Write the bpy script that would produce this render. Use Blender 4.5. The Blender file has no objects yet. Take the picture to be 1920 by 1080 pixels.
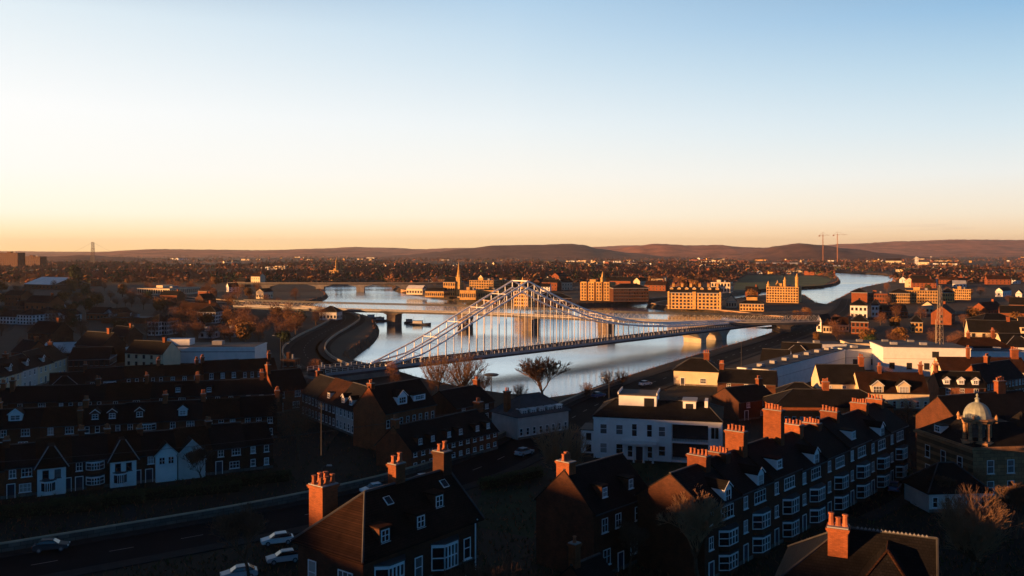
import bpy, math, random
from math import sin, cos, pi, sqrt, radians, atan2, exp
from mathutils import Vector, noise
from mathutils.geometry import tessellate_polygon
random.seed(7)
SC = bpy.context.scene
COL = SC.collection
F, HOR, H, GZ = 1663.0, 472.0, 42.0, 3.0     # focal length in photo pixels, horizon row, eye height over the water, town ground height

# ------------------------------------------------------------------ camera
cd = bpy.data.cameras.new('camera'); cam = bpy.data.objects.new('camera', cd); COL.objects.link(cam)
cam.location = (0, 0, H); cam.rotation_euler = (radians(90), 0, 0)
cd.sensor_width = 36.0; cd.lens = 36.0 * F / 1920; cd.shift_y = -(540 - HOR) / 1920
cd.clip_start = 1; cd.clip_end = 60000
SC.camera = cam
SC.view_settings.view_transform = 'Standard'; SC.view_settings.look = 'None'
SC.view_settings.exposure = 1.2; SC.view_settings.gamma = 1.0
SC.cycles.use_denoising = True
SC.cycles.max_bounces = 6; SC.cycles.diffuse_bounces = 3; SC.cycles.glossy_bounces = 3; SC.cycles.volume_bounces = 1
SC.cycles.transparent_max_bounces = 8
SC.cycles.sample_clamp_indirect = 6

# ------------------------------------------------------------------ sun: low, from the left and a little behind the camera
SUN_EL = radians(6.0); SUN_D = Vector((-0.93, -0.36, 0)).normalized()          # towards the sun, on the ground
sd = bpy.data.lights.new('sun', 'SUN'); sun = bpy.data.objects.new('sun', sd); COL.objects.link(sun)
sd.energy = 5.0; sd.color = (1.0, 0.47, 0.16); sd.angle = radians(0.5)
tosun = Vector((SUN_D.x * cos(SUN_EL), SUN_D.y * cos(SUN_EL), sin(SUN_EL)))
sun.rotation_euler = tosun.to_track_quat('Z', 'Y').to_euler()
sun.location = (-200, -80, 200)

# ------------------------------------------------------------------ sky: dusk gradient by direction over a Nishita dome
W = bpy.data.worlds.new('World'); SC.world = W; W.use_nodes = True
nt = W.node_tree; N = nt.nodes; L = nt.links; N.clear()
def nd(t, **k):
    n = N.new(t)
    for a, b in k.items(): setattr(n, a, b)
    return n
def mth(op, a, b=None, c=None, clamp=False):
    n = nd('ShaderNodeMath', operation=op, use_clamp=clamp)
    for i, v in enumerate((a, b, c)):
        if v is None: continue
        if isinstance(v, (int, float)): n.inputs[i].default_value = v
        else: L.new(v, n.inputs[i])
    return n.outputs[0]
def mapr(v, a, b, c, d, smooth=True):
    n = nd('ShaderNodeMapRange', interpolation_type='SMOOTHSTEP' if smooth else 'LINEAR')
    L.new(v, n.inputs[0])
    for i, q in enumerate((a, b, c, d)): n.inputs[i + 1].default_value = q
    return n.outputs[0]
def ramp(v, stops):
    n = nd('ShaderNodeValToRGB'); L.new(v, n.inputs[0]); r = n.color_ramp; r.interpolation = 'EASE' if False else 'LINEAR'
    while len(r.elements) < len(stops): r.elements.new(0.5)
    for e, (p, c) in zip(r.elements, stops): e.position = p; e.color = (*c, 1)
    return n.outputs[0]
def mixc(f, a, b, bt='MIX'):
    n = nd('ShaderNodeMix', data_type='RGBA', blend_type=bt)
    if isinstance(f, (int, float)): n.inputs[0].default_value = f
    else: L.new(f, n.inputs[0])
    for i, v in ((6, a), (7, b)):
        if isinstance(v, tuple): n.inputs[i].default_value = (*v, 1)
        else: L.new(v, n.inputs[i])
    return n.outputs[2]
tc = nd('ShaderNodeTexCoord'); sx = nd('ShaderNodeSeparateXYZ'); L.new(tc.outputs['Generated'], sx.inputs[0])
dx, dy, dz = sx.outputs
UP = [(.34, (.13, .25, .43)), (.42, (.03, .08, .16)), (1.0, (.010, .030, .064))]
left = ramp(dz, [(0, (1.3, .86, .38)), (.017, (1.25, .92, .52)), (.04, (1.12, 1.02, .82)), (.085, (1.0, .99, .93)), (.145, (.97, .98, .97)), (.24, (.74, .84, .90))] + UP)
midc = ramp(dz, [(0, (1.25, .82, .38)), (.018, (1.2, .86, .51)), (.04, (1.08, .96, .75)), (.085, (.98, .95, .87)), (.141, (.84, .90, .92)), (.207, (.63, .77, .87)), (.275, (.44, .63, .81))] + UP)
rigt = ramp(dz, [(0, (1.12, .66, .34)), (.017, (1.08, .76, .45)), (.038, (1.0, .86, .66)), (.079, (.88, .89, .85)), (.125, (.69, .81, .87)), (.18, (.49, .68, .82)), (.24, (.29, .51, .74))] + UP)
c1 = mixc(mapr(dx, -.48, .02, 0, 1, False), left, midc)
c2 = mixc(mapr(dx, .0, .48, 0, 1, False), c1, rigt)
sky = nd('ShaderNodeTexSky', sky_type='NISHITA', sun_disc=False)
sky.sun_elevation = SUN_EL; sky.sun_rotation = atan2(SUN_D.x, SUN_D.y); sky.altitude = 40
nis = mixc(1.0, sky.outputs[0], (.01, .01, .01), 'MULTIPLY')
back = ramp(dz, [(0, (.035, .16, .34)), (.12, (.038, .28, .64)), (.36, (.032, .235, .56)), (.55, (.010, .036, .085)), (1.0, (.010, .030, .064))])
back2 = mixc(.25, back, nis)
front = mapr(dy, .52, .84, 0, 1)
cm = nd('ShaderNodeMapping'); cm.inputs['Scale'].default_value = (4, 4, 90); L.new(tc.outputs['Generated'], cm.inputs[0])
cn = nd('ShaderNodeTexNoise'); cn.inputs['Scale'].default_value = 1.3; cn.inputs['Detail'].default_value = 5; L.new(cm.outputs[0], cn.inputs['Vector'])
wisp = mth('MULTIPLY', mth('MULTIPLY', mapr(cn.outputs[0], .52, .7, 0, .55), mapr(dx, .30, .46, 0, 1)), mth('MULTIPLY', mapr(dz, .010, .020, 0, 1), mapr(dz, .026, .036, 1, 0)))
c3 = mixc(wisp, c2, (.62, .43, .36))
colr = mixc(front, back2, c3)
bg = nd('ShaderNodeBackground'); L.new(colr, bg.inputs[0]); bg.inputs[1].default_value = .455
wo = nd('ShaderNodeOutputWorld'); L.new(bg.outputs[0], wo.inputs[0])

# ------------------------------------------------------------------ pixel helpers: where a photo pixel meets a height
def P(px, py, z=GZ):
    D = (H - z) * F / (py - HOR)
    return ((px - 960) / F * D, D)
def Z(py, D): return H - (py - HOR) * D / F
def smooth(a, b, t):
    t = max(0, min(1, (t - a) / (b - a))); return t * t * (3 - 2 * t)

# ------------------------------------------------------------------ materials
MATS = {}
def mat(name, col, rough=.85, var=.25, scale=1.0, kind=None, spec=.25, metal=0.0, rnd=.25, col2=None, bump=.0):
    if name in MATS: return MATS[name]
    m = bpy.data.materials.new(name); m.use_nodes = True; MATS[name] = m
    t = m.node_tree; n = t.nodes; l = t.links; b = n['Principled BSDF']
    b.inputs['Roughness'].default_value = rough; b.inputs['Specular IOR Level'].default_value = spec; b.inputs['Metallic'].default_value = metal
    def new(ty, **k):
        q = n.new(ty)
        for a, v in k.items(): setattr(q, a, v)
        return q
    def mx(f, a, b2, bt='MIX'):
        q = new('ShaderNodeMix', data_type='RGBA', blend_type=bt)
        if isinstance(f, (int, float)): q.inputs[0].default_value = f
        else: l.new(f, q.inputs[0])
        for i, v in ((6, a), (7, b2)):
            if isinstance(v, tuple): q.inputs[i].default_value = (*v[:3], 1)
            else: l.new(v, q.inputs[i])
        return q.outputs[2]
    tc = new('ShaderNodeTexCoord'); oi = new('ShaderNodeObjectInfo')
    no = new('ShaderNodeTexNoise'); no.inputs['Scale'].default_value = scale; no.inputs['Detail'].default_value = 5
    no.inputs['Roughness'].default_value = .65
    l.new(tc.outputs['Object'], no.inputs['Vector'])
    dark = tuple(c * (1 - var) for c in col); lite = tuple(min(1, c * (1 + var)) for c in (col2 or col))
    mr = new('ShaderNodeMapRange'); mr.inputs[1].default_value = .3; mr.inputs[2].default_value = .7; l.new(no.outputs[0], mr.inputs[0])
    c = mx(mr.outputs[0], dark, lite)
    if kind in ('brick', 'tile', 'slab'):
        s = new('ShaderNodeSeparateXYZ'); l.new(tc.outputs['Object'], s.inputs[0])
        ad = new('ShaderNodeMath', operation='ADD'); l.new(s.outputs[0], ad.inputs[0]); l.new(s.outputs[1], ad.inputs[1])
        cb = new('ShaderNodeCombineXYZ'); l.new((s.outputs[0] if kind != 'brick' else ad.outputs[0]), cb.inputs[0]); l.new(s.outputs[2], cb.inputs[1])
        bt = new('ShaderNodeTexBrick'); l.new(cb.outputs[0], bt.inputs['Vector'])
        bt.inputs['Scale'].default_value = 1.0
        w, h, mo = {'brick': (.30, .10, .014), 'tile': (.26, .17, .02), 'slab': (1.2, .6, .03)}[kind]
        bt.inputs['Brick Width'].default_value = w; bt.inputs['Row Height'].default_value = h; bt.inputs['Mortar Size'].default_value = mo
        bt.inputs['Color1'].default_value = (1.15, 1.1, 1.05, 1); bt.inputs['Color2'].default_value = (.72, .70, .70, 1)
        bt.inputs['Mortar'].default_value = (.62, .75, .85, 1) if kind == 'brick' else (.4, .4, .4, 1)
        c = mx(1.0, c, bt.outputs[0], 'MULTIPLY')
        bm = new('ShaderNodeBump'); bm.inputs['Strength'].default_value = .35; bm.inputs['Distance'].default_value = .02
        l.new(bt.outputs['Fac'], bm.inputs['Height']); bm.invert = True; l.new(bm.outputs[0], b.inputs['Normal'])
    elif bump:
        bm = new('ShaderNodeBump'); bm.inputs['Strength'].default_value = bump; bm.inputs['Distance'].default_value = .1
        l.new(no.outputs[0], bm.inputs['Height']); l.new(bm.outputs[0], b.inputs['Normal'])
    if rnd:
        r = new('ShaderNodeMapRange'); l.new(oi.outputs['Random'], r.inputs[0]); r.inputs[3].default_value = 1 - rnd; r.inputs[4].default_value = 1 + rnd
        cc = new('ShaderNodeCombineColor')
        for i in range(3): l.new(r.outputs[0], cc.inputs[i])
        c = mx(1.0, c, cc.outputs[0], 'MULTIPLY')
    l.new(c, b.inputs['Base Color'])
    return m

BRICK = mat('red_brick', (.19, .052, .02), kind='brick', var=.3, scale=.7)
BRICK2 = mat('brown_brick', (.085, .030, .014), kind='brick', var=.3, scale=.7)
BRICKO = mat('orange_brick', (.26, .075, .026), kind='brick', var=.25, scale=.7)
STONE = mat('sandstone', (.36, .20, .10), kind='slab', var=.25, scale=.6)
STONEG = mat('grey_stone', (.13, .115, .10), kind='slab', var=.25, scale=.6)
WHITE = mat('white_render', (.72, .72, .70), var=.10, scale=.5, rnd=.08)
CREAM = mat('cream_render', (.62, .50, .33), var=.12, scale=.5, rnd=.15)
PALE = mat('pale_render', (.50, .48, .45), var=.15, scale=.5, rnd=.15)
SLATE = mat('slate_roof', (.013, .012, .013), kind='tile', var=.4, scale=.5, rough=.85, spec=.1)
TILE_SHADE = mat('shade_toned_tile_roof', (.024, .012, .009), kind='tile', var=.4, scale=.5, rough=.9, spec=.08)  # clay tile darkened in place of shade on the corner house roof
TILE = mat('clay_tile_roof', (.040, .017, .010), kind='tile', var=.4, scale=.5, rough=.85, spec=.1)
LEAD = mat('flat_roof_felt', (.07, .07, .075), var=.3, scale=.4, rough=.8)
PALEROOF = mat('pale_metal_roof', (.62, .62, .62), var=.15, scale=.2, rough=.4, spec=.5)
POT = mat('terracotta_pot', (.36, .12, .055), var=.3, scale=3)
FRAME = mat('white_window_frame', (.74, .75, .76), var=.06, rough=.5, rnd=.1)
GLASS = mat('window_glass', (.012, .016, .022), rough=.06, var=.2, spec=.8, rnd=.5)
CURT = mat('curtained_window', (.10, .10, .10), rough=.25, var=.3, scale=2, spec=.6, rnd=.5)
BLIND = mat('window_with_blind', (.30, .29, .27), rough=.3, var=.15, scale=2, spec=.6, rnd=.3)
DARKWIN = mat('dark_window_glass', (.02, .02, .022), rough=.15, var=.2, spec=.6, rnd=.4)
DOOR = mat('dark_painted_door', (.03, .035, .05), rough=.5)
LEADD = mat('dark_ridge_lead', (.05, .05, .052), var=.3, rough=.7)
LEADW = mat('lead_flashing', (.25, .25, .26), var=.2, rough=.6)
CONC = mat('concrete', (.40, .33, .24), var=.2, scale=.3, rough=.8)
CONCD = mat('weathered_concrete', (.20, .17, .14), var=.3, scale=.3, rough=.85)
STEELW = mat('white_painted_steel', (.88, .86, .82), var=.1, scale=.4, rough=.5, spec=.4, rnd=.05)
STEELD = mat('dark_steel', (.055, .055, .06), var=.3, scale=.3, rough=.6)
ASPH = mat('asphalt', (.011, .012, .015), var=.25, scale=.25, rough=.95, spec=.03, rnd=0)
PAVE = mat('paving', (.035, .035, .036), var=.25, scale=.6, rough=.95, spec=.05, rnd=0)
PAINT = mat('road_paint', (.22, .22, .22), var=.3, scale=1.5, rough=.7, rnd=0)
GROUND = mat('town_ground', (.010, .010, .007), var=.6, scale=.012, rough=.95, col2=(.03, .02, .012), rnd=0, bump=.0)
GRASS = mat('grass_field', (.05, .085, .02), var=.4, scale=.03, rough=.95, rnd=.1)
BANK = mat('river_bank', (.035, .028, .02), var=.5, scale=.15, rough=.95, rnd=0)
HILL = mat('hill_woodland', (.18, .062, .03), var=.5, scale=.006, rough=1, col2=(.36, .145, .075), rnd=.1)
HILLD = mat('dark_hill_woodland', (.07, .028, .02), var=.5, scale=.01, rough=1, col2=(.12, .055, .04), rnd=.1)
TWIGN = mat('grey_brown_twigs', (.12, .068, .042), var=.3, scale=.6, rough=.9, rnd=.2)
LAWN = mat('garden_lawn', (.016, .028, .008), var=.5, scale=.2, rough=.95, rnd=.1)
TWIGLIT = mat('lit_toned_twigs', (.30, .17, .09), var=.3, scale=.6, rough=.9, rnd=.1)  # lighter twig colour, standing in for sunlight on the near branches
STEELG = mat('grey_painted_steel', (.36, .34, .33), var=.2, scale=.4, rough=.5)
BARK = mat('bark', (.11, .065, .038), var=.3, scale=2, rough=.9)
TWIG = mat('winter_twigs', (.16, .07, .036), var=.35, scale=.4, rough=.9, rnd=.35)
LEAF = mat('evergreen_leaves', (.03, .045, .015), var=.5, scale=.5, rough=.8, rnd=.3)
RUST = mat('russet_leaves', (.17, .08, .022), var=.4, scale=.5, rough=.85, rnd=.3)
COPPER = mat('verdigris_lead', (.30, .33, .28), var=.25, scale=1.2, rough=.55, spec=.4)

wat = bpy.data.materials.new('river_water'); wat.use_nodes = True
t = wat.node_tree; b = t.nodes['Principled BSDF']
b.inputs['Base Color'].default_value = (.04, .07, .09, 1); b.inputs['Roughness'].default_value = .1; b.inputs['IOR'].default_value = 1.8
tcw = t.nodes.new('ShaderNodeTexCoord'); mp = t.nodes.new('ShaderNodeMapping'); mp.inputs['Scale'].default_value = (.05, .16, .1)
mp.inputs['Rotation'].default_value = (0, 0, .3)
nz = t.nodes.new('ShaderNodeTexNoise'); nz.inputs['Scale'].default_value = 1; nz.inputs['Detail'].default_value = 6; nz.inputs['Roughness'].default_value = .7
bp = t.nodes.new('ShaderNodeBump'); bp.inputs['Strength'].default_value = .07; bp.inputs['Distance'].default_value = .6
mp2 = t.nodes.new('ShaderNodeMapping'); mp2.inputs['Scale'].default_value = (.006, .018, 1); n2 = t.nodes.new('ShaderNodeTexNoise'); n2.inputs['Scale'].default_value = 1; n2.inputs['Detail'].default_value = 4
r2 = t.nodes.new('ShaderNodeMapRange'); r2.inputs[1].default_value = .35; r2.inputs[2].default_value = .65; r2.inputs[3].default_value = .11; r2.inputs[4].default_value = .22
t.links.new(tcw.outputs['Object'], mp2.inputs[0]); t.links.new(mp2.outputs[0], n2.inputs['Vector']); t.links.new(n2.outputs[0], r2.inputs[0]); t.links.new(r2.outputs[0], b.inputs['Roughness'])
t.links.new(tcw.outputs['Object'], mp.inputs[0]); t.links.new(mp.outputs[0], nz.inputs['Vector']); gl = t.nodes.new('ShaderNodeBsdfGlossy'); gl.inputs['Color'].default_value = (.72, .84, .92, 1); t.links.new(r2.outputs[0], gl.inputs['Roughness']); t.links.new(bp.outputs[0], gl.inputs['Normal'])
mxs = t.nodes.new('ShaderNodeMixShader'); mxs.inputs[0].default_value = .72; t.links.new(b.outputs[0], mxs.inputs[1]); t.links.new(gl.outputs[0], mxs.inputs[2]); t.links.new(mxs.outputs[0], t.nodes['Material Output'].inputs['Surface'])
t.links.new(nz.outputs[0], bp.inputs['Height']); t.links.new(bp.outputs[0], b.inputs['Normal'])

# ------------------------------------------------------------------ mesh builder
class MB:
    def __init__(s): s.v = []; s.f = []; s.m = []; s.ms = []
    def mi(s, m):
        if m not in s.ms: s.ms.append(m)
        return s.ms.index(m)
    def poly(s, pts, m):
        k = len(s.v); s.v += [tuple(p) for p in pts]; s.f.append(tuple(range(k, k + len(pts)))); s.m.append(s.mi(m))
    def solid(s, vs, fs, m):
        k = len(s.v); s.v += [tuple(p) for p in vs]; i = s.mi(m)
        for f in fs: s.f.append(tuple(k + a for a in f)); s.m.append(i)
    def box(s, x0, x1, y0, y1, z0, z1, m):
        s.solid([(x0,y0,z0),(x1,y0,z0),(x1,y1,z0),(x0,y1,z0),(x0,y0,z1),(x1,y0,z1),(x1,y1,z1),(x0,y1,z1)],
                [(0,3,2,1),(4,5,6,7),(0,1,5,4),(1,2,6,5),(2,3,7,6),(3,0,4,7)], m)
    def taper(s, x0, x1, y0, y1, z0, z1, i, m):
        s.solid([(x0,y0,z0),(x1,y0,z0),(x1,y1,z0),(x0,y1,z0),(x0+i,y0+i,z1),(x1-i,y0+i,z1),(x1-i,y1-i,z1),(x0+i,y1-i,z1)],
                [(0,3,2,1),(4,5,6,7),(0,1,5,4),(1,2,6,5),(2,3,7,6),(3,0,4,7)], m)
    def prism(s, pts, d, m):          # polygon swept by vector d
        n = len(pts); d = Vector(d); a = [Vector(p) for p in pts]
        s.solid(a + [p + d for p in a], [tuple(range(n - 1, -1, -1)), tuple(range(n, 2 * n))] + [(i, (i + 1) % n, n + (i + 1) % n, n + i) for i in range(n)], m)
    def tube(s, p0, p1, r0, r1=None, m=None, n=6):
        r1 = r0 if r1 is None else r1
        p0 = Vector(p0); p1 = Vector(p1); d = (p1 - p0)
        if d.length < 1e-6: return
        d.normalize(); u = d.orthogonal().normalized(); w = d.cross(u)
        a = [p0 + (u * cos(2*pi*i/n) + w * sin(2*pi*i/n)) * r0 for i in range(n)]
        c = [p1 + (u * cos(2*pi*i/n) + w * sin(2*pi*i/n)) * r1 for i in range(n)]
        s.solid(a + c, [(i, (i+1) % n, n + (i+1) % n, n + i) for i in range(n)] + [tuple(range(n-1, -1, -1)), tuple(range(n, 2*n))], m)
    def lathe(s, prof, m, n=12, c=(0, 0)):
        vs = [(c[0] + r * cos(2*pi*i/n), c[1] + r * sin(2*pi*i/n), z) for r, z in prof for i in range(n)]
        fs = [(j*n + i, j*n + (i+1) % n, (j+1)*n + (i+1) % n, (j+1)*n + i) for j in range(len(prof)-1) for i in range(n)]
        fs += [tuple(range(n-1, -1, -1)), tuple((len(prof)-1)*n + i for i in range(n))]
        s.solid(vs, fs, m)
    def mesh(s, name):
        me = bpy.data.meshes.new(name); me.from_pydata(s.v, [], s.f)
        for m in s.ms: me.materials.append(m)
        me.polygons.foreach_set('material_index', s.m); me.update(); return me
    def build(s, name, parent=None, loc=(0, 0, 0), rz=0.0): return put(name, s.mesh(name), parent, loc, rz)
def put(name, me, parent=None, loc=(0, 0, 0), rz=0.0):
    o = bpy.data.objects.new(name, me); COL.objects.link(o); o.location = loc
    if rz: o.rotation_euler = (0, 0, rz)
    if parent is not None: o.parent = parent
    return o
def tag(o, label, cat, group=None):
    o['label'] = label; o['category'] = cat
    if group: o['group'] = group
    return o
def thing(name, label, cat, loc, rz=0.0, group=None):
    o = bpy.data.objects.new(name, None); COL.objects.link(o); o.empty_display_size = .5
    o.location = loc; o.rotation_euler = (0, 0, rz); return tag(o, label, cat, group)

def copy_tree(o, loc, rz, label=None, group=None, scale=None):
    r = o.copy(); COL.objects.link(r); r.location = loc; r.rotation_euler = (0, 0, rz)
    if scale: r.scale = scale
    if label: r['label'] = label
    if group: r['group'] = group
    for ch in o.children:
        c = ch.copy(); COL.objects.link(c); c.parent = r
        for g in ch.children:
            d = g.copy(); COL.objects.link(d); d.parent = c
    return r
def struct(o, kind='structure'): o['kind'] = kind; return o
# ================================================================== THE SETTING: ground, river, banks, hills, roads
river_px = [(645,664,1),(652,672,1),(700,684,1),(752,697,1),(785,708,1),(880,728,1),(960,739,1),(1055,747,1),(1150,713,1),(1250,681,1),(1340,655,1),(1420,632,1),(1480,612,1),
            (1470,604,0),(1430,600,0),(1380,593,0),(1300,586,0),(1240,580,0),(1212,575,0),(1225,571,1),(1300,566,1),(1380,559,1),(1440,552,1),(1500,548,1),(1540,575,1),(1575,558,1),
            (1610,540,1),(1650,532,1),(1690,524,1),(1672,517,0),(1600,513,0),(1552,511,0),(1568,517,1),(1574,526,1),(1560,533,1),(1510,541,0),(1440,546,0),(1380,551,0),(1290,560,0),(1220,567,0),(1160,573,0),(1080,576,0),
            (1000,578,0),(930,573,0),(860,564,0),(800,555,0),(752,549,0),(738,543,0),(742,537,0),(700,533,0),(640,533,0),(600,537,0),(598,543,1),(612,549,1),(605,556,1),(585,562,1),(560,566,1),(600,576,1),(650,584,1),(692,592,1),(703,606,1),(700,620,1),(686,636,1),(662,650,1)]
def chaikin(p, closed=True):
    q = []
    n = len(p)
    for i in range(n if closed else n - 1):
        a, b = p[i], p[(i + 1) % n]
        q += [tuple(.75*x + .25*y for x, y in zip(a, b)), tuple(.25*x + .75*y for x, y in zip(a, b))]
    return q if closed else [p[0]] + q + [p[-1]]
RIV = [P(px, py, GZ if near else 0) for px, py, near in river_px]
RIV = chaikin(RIV)
def in_river(x, y, m=0):
    c = False; n = len(RIV)
    for i in range(n):
        (x0, y0), (x1, y1) = RIV[i], RIV[i - 1]
        if (y0 > y) != (y1 > y) and x < (x1 - x0) * (y - y0) / (y1 - y0) + x0: c = not c
    return c
BIG = [(-6500, -300), (9000, -300), (9000, 12000), (-6500, 12000)]
flat = [Vector((x, y, 0)) for x, y in BIG] + [Vector((x, y, 0)) for x, y in RIV]
tri = tessellate_polygon([flat[:4], flat[4:]])
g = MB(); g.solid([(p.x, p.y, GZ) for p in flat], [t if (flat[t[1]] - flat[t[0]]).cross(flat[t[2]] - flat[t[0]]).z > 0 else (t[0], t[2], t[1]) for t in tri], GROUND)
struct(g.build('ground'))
w = MB(); w.poly([(-700, 200, 0), (1200, 200, 0), (1200, 2300, 0), (-700, 2300, 0)], wat)
struct(w.build('river_water'))
bk = MB(); n = len(RIV)
area = sum(RIV[i-1][0]*RIV[i][1] - RIV[i][0]*RIV[i-1][1] for i in range(n))
sg = 1 if area > 0 else -1
def inward(i):
    (ax, ay), (bx, by) = RIV[i-1], RIV[(i+1) % n]; dx, dy = bx-ax, by-ay; l = sqrt(dx*dx+dy*dy) or 1
    return (-dy/l*sg, dx/l*sg)
for i in range(n):
    j = (i + 1) % n; a, b = RIV[i], RIV[j]; u, v = inward(i), inward(j)
    bk.poly([(a[0], a[1], GZ), (b[0], b[1], GZ), (b[0]+v[0]*3.5, b[1]+v[1]*3.5, -1), (a[0]+u[0]*3.5, a[1]+u[1]*3.5, -1)], BANK)
struct(bk.build('river_bank'))
def quay(px0, px1):  # added walls that catch the sun, in place of lit promenade ground
    pts = [P(px, py, 0) for px, py, near in river_px if not near and px0 <= px <= px1]; pts = chaikin(chaikin(pts, False), False); mb = MB()
    mb_pts = [(x, y + .3) for x, y in pts]; wall_strip(mb, mb_pts, 0, .7, -1, GZ + .25, STONE); wall_strip(mb, mb_pts, 0, .95, GZ + .253, GZ + .5, CONC)
    return mb.build('sun_catch_wall')
QUAYS = [(1205, 1485, 'long added wall catching sun like a lit promenade below the apartment block and hotel'), (745, 935, 'added sun-catching stone wall below the church and sheds')]

def strip(mb, pts, wd, z, m, off=0.0, off1=None):
    """flat ribbon along world points"""
    vs = []; n = len(pts)
    for i, p in enumerate(pts):
        a = pts[max(0, i-1)]; b = pts[min(n-1, i+1)]; dx, dy = b[0]-a[0], b[1]-a[1]; l = sqrt(dx*dx+dy*dy) or 1
        nx, ny = -dy/l, dx/l
        lo, hi = off - wd/2, off + wd/2
        vs += [(p[0]+nx*lo, p[1]+ny*lo, z), (p[0]+nx*hi, p[1]+ny*hi, z)]
    mb.solid(vs, [(2*i, 2*i+2, 2*i+3, 2*i+1) for i in range(n-1)], m)
def wall_strip(mb, pts, off, th, z0, z1, m):
    n = len(pts); vs = []
    for i, p in enumerate(pts):
        a = pts[max(0, i-1)]; b = pts[min(n-1, i+1)]; dx, dy = b[0]-a[0], b[1]-a[1]; l = sqrt(dx*dx+dy*dy) or 1
        nx, ny = -dy/l, dx/l
        for o_, z in ((off-th/2, z0), (off+th/2, z0), (off+th/2, z1), (off-th/2, z1)): vs.append((p[0]+nx*o_, p[1]+ny*o_, z))
    fs = [tuple(reversed((0, 1, 2, 3)))]
    for i in range(n-1):
        k = 4*i
        for q in range(4): fs.append((k+q, k+(q+1) % 4, k+4+(q+1) % 4, k+4+q))
    fs.append(tuple(4*(n-1)+q for q in range(4)))
    mb.solid(vs, fs, m)
for a_, b_, lab_ in QUAYS: tag(quay(a_, b_), lab_, 'quay wall')
def sm(pts, it=2):
    for _ in range(it): pts = chaikin(pts, False)
    return pts
def resamp(pts, step):
    out = [pts[0]]; acc = 0
    for a, b in zip(pts, pts[1:]):
        l = sqrt((b[0]-a[0])**2 + (b[1]-a[1])**2); t = step - acc
        while t <= l: out.append((a[0]+(b[0]-a[0])*t/l, a[1]+(b[1]-a[1])*t/l)); t += step
        acc = (acc + l) % step
    return out
def road(name, px, wd, dash=True, z=.008, paves=True):
    pts = sm([P(a, b) for a, b in px]); mb = MB(); strip(mb, pts, wd, GZ + z, ASPH)
    struct(mb.build(name))
    if dash:
        mk = MB(); r = resamp(pts, 1.0)
        for i in range(3, len(r) - 5, 9): strip(mk, r[i:i+4], .16, GZ + z + .008, PAINT)
        struct(mk.build('road_markings'))
    if paves:
        pv = MB()
        for s_ in (-1, 1): wall_strip(pv, pts, s_ * (wd/2 + 1.2), 2.4, GZ - .2, GZ + .14, PAVE)
        struct(pv.build('pavement'))
    return pts
main_px = [(-160,1096),(0,1070),(250,1026),(480,985),(700,938),(870,890),(960,850),(1040,806),(1090,772),(1160,740),(1280,697),(1400,657),(1480,632),(1545,606),(1585,580),(1590,560)]
MAIN = road('main_road', main_px, 10.0)
LEFT = road('riverside_road', [(610,690),(575,672),(567,652),(590,632),(630,612),(652,597),(640,588),(600,581),(520,574),(420,566),(300,556)], 11.0)
pw_ = MB()
for s_ in (-1, 1): wall_strip(pw_, LEFT[:60], s_*(5.5 + 2.7), .4, GZ, GZ + 1.0, CONC)
struct(pw_.build('road_parapet'))
road('riverside_lane', [(632,684),(610,668),(602,650),(622,632),(655,616),(677,602),(672,592),(650,587)], 6.0, paves=False)
road('side_street', [(1560,960),(1640,925),(1700,880),(1715,840),(1700,800),(1690,770),(1650,752)], 8.0, dash=False)
road('approach_road', [(690,700),(600,692),(500,700),(420,690),(330,665)], 8.0, z=.02, paves=False)
road('bridge_approach', [(1425,616),(1480,612),(1540,604),(1640,598),(1800,590),(1960,584)], 9.0, z=.02, paves=False)
def field(name, px, m, z=.03):
    mb = MB(); mb.poly([(*P(a, b), GZ + z) for a, b in px], m); return struct(mb.build(name))
field('park_field', [(1375,545),(1545,535),(1560,524),(1530,517),(1400,516),(1380,528)], GRASS)
field('playing_field', [(195,652),(330,650),(330,640),(230,643)], GRASS)
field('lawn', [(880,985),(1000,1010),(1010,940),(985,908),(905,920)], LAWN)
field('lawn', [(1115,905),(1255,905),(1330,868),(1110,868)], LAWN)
field('far_field', [(500,506),(600,504),(590,500),(510,501)], GRASS)
field('far_field', [(640,503),(800,500),(780,497),(660,498)], GRASS)

# hills: each ridge a body of land at its own distance, with a front and a back slope
def ridge(name, R, prof, depth, seed, m=HILL):
    mb = MB(); xs = []
    a, b = prof[0][0], prof[-1][0]; n = max(12, int((b - a) / 7))
    rows = 9; vs = []
    def top(px):
        for (x0, y0), (x1, y1) in zip(prof, prof[1:]):
            if x0 <= px <= x1: return y0 + (y1 - y0) * smooth(x0, x1, px)
        return prof[-1][1]
    for i in range(n + 1):
        px = a + (b - a) * i / n; zt = max(GZ + 1, Z(top(px), R)); x = (px - 960) / F * R
        for k in range(rows):
            u = -1 + 2 * k / (rows - 1); p = cos(u * pi / 2) ** 1.5 if abs(u) < 1 else 0
            y = R + u * depth
            nzv = noise.noise(Vector((x * .0022 + seed, y * .0022, 0))) * .5 + noise.noise(Vector((x * .011 + seed, y * .011, 3))) * .14
            zz = GZ - 2 + (zt - GZ + 2) * p * (1 + (nzv * .4 * (1 - p) if k != rows // 2 else 0)) + (noise.noise(Vector((x * .03, seed, 9))) * R * .0006 * p)
            vs.append((x * (1 + u * depth / R * .3), y, zz))
    fs = [(i*rows + k, (i+1)*rows + k, (i+1)*rows + k + 1, i*rows + k + 1) for i in range(n) for k in range(rows - 1)]
    mb.solid(vs, fs, m); o = struct(mb.build(name))
    for p in o.data.polygons: p.use_smooth = True
    return o
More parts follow.
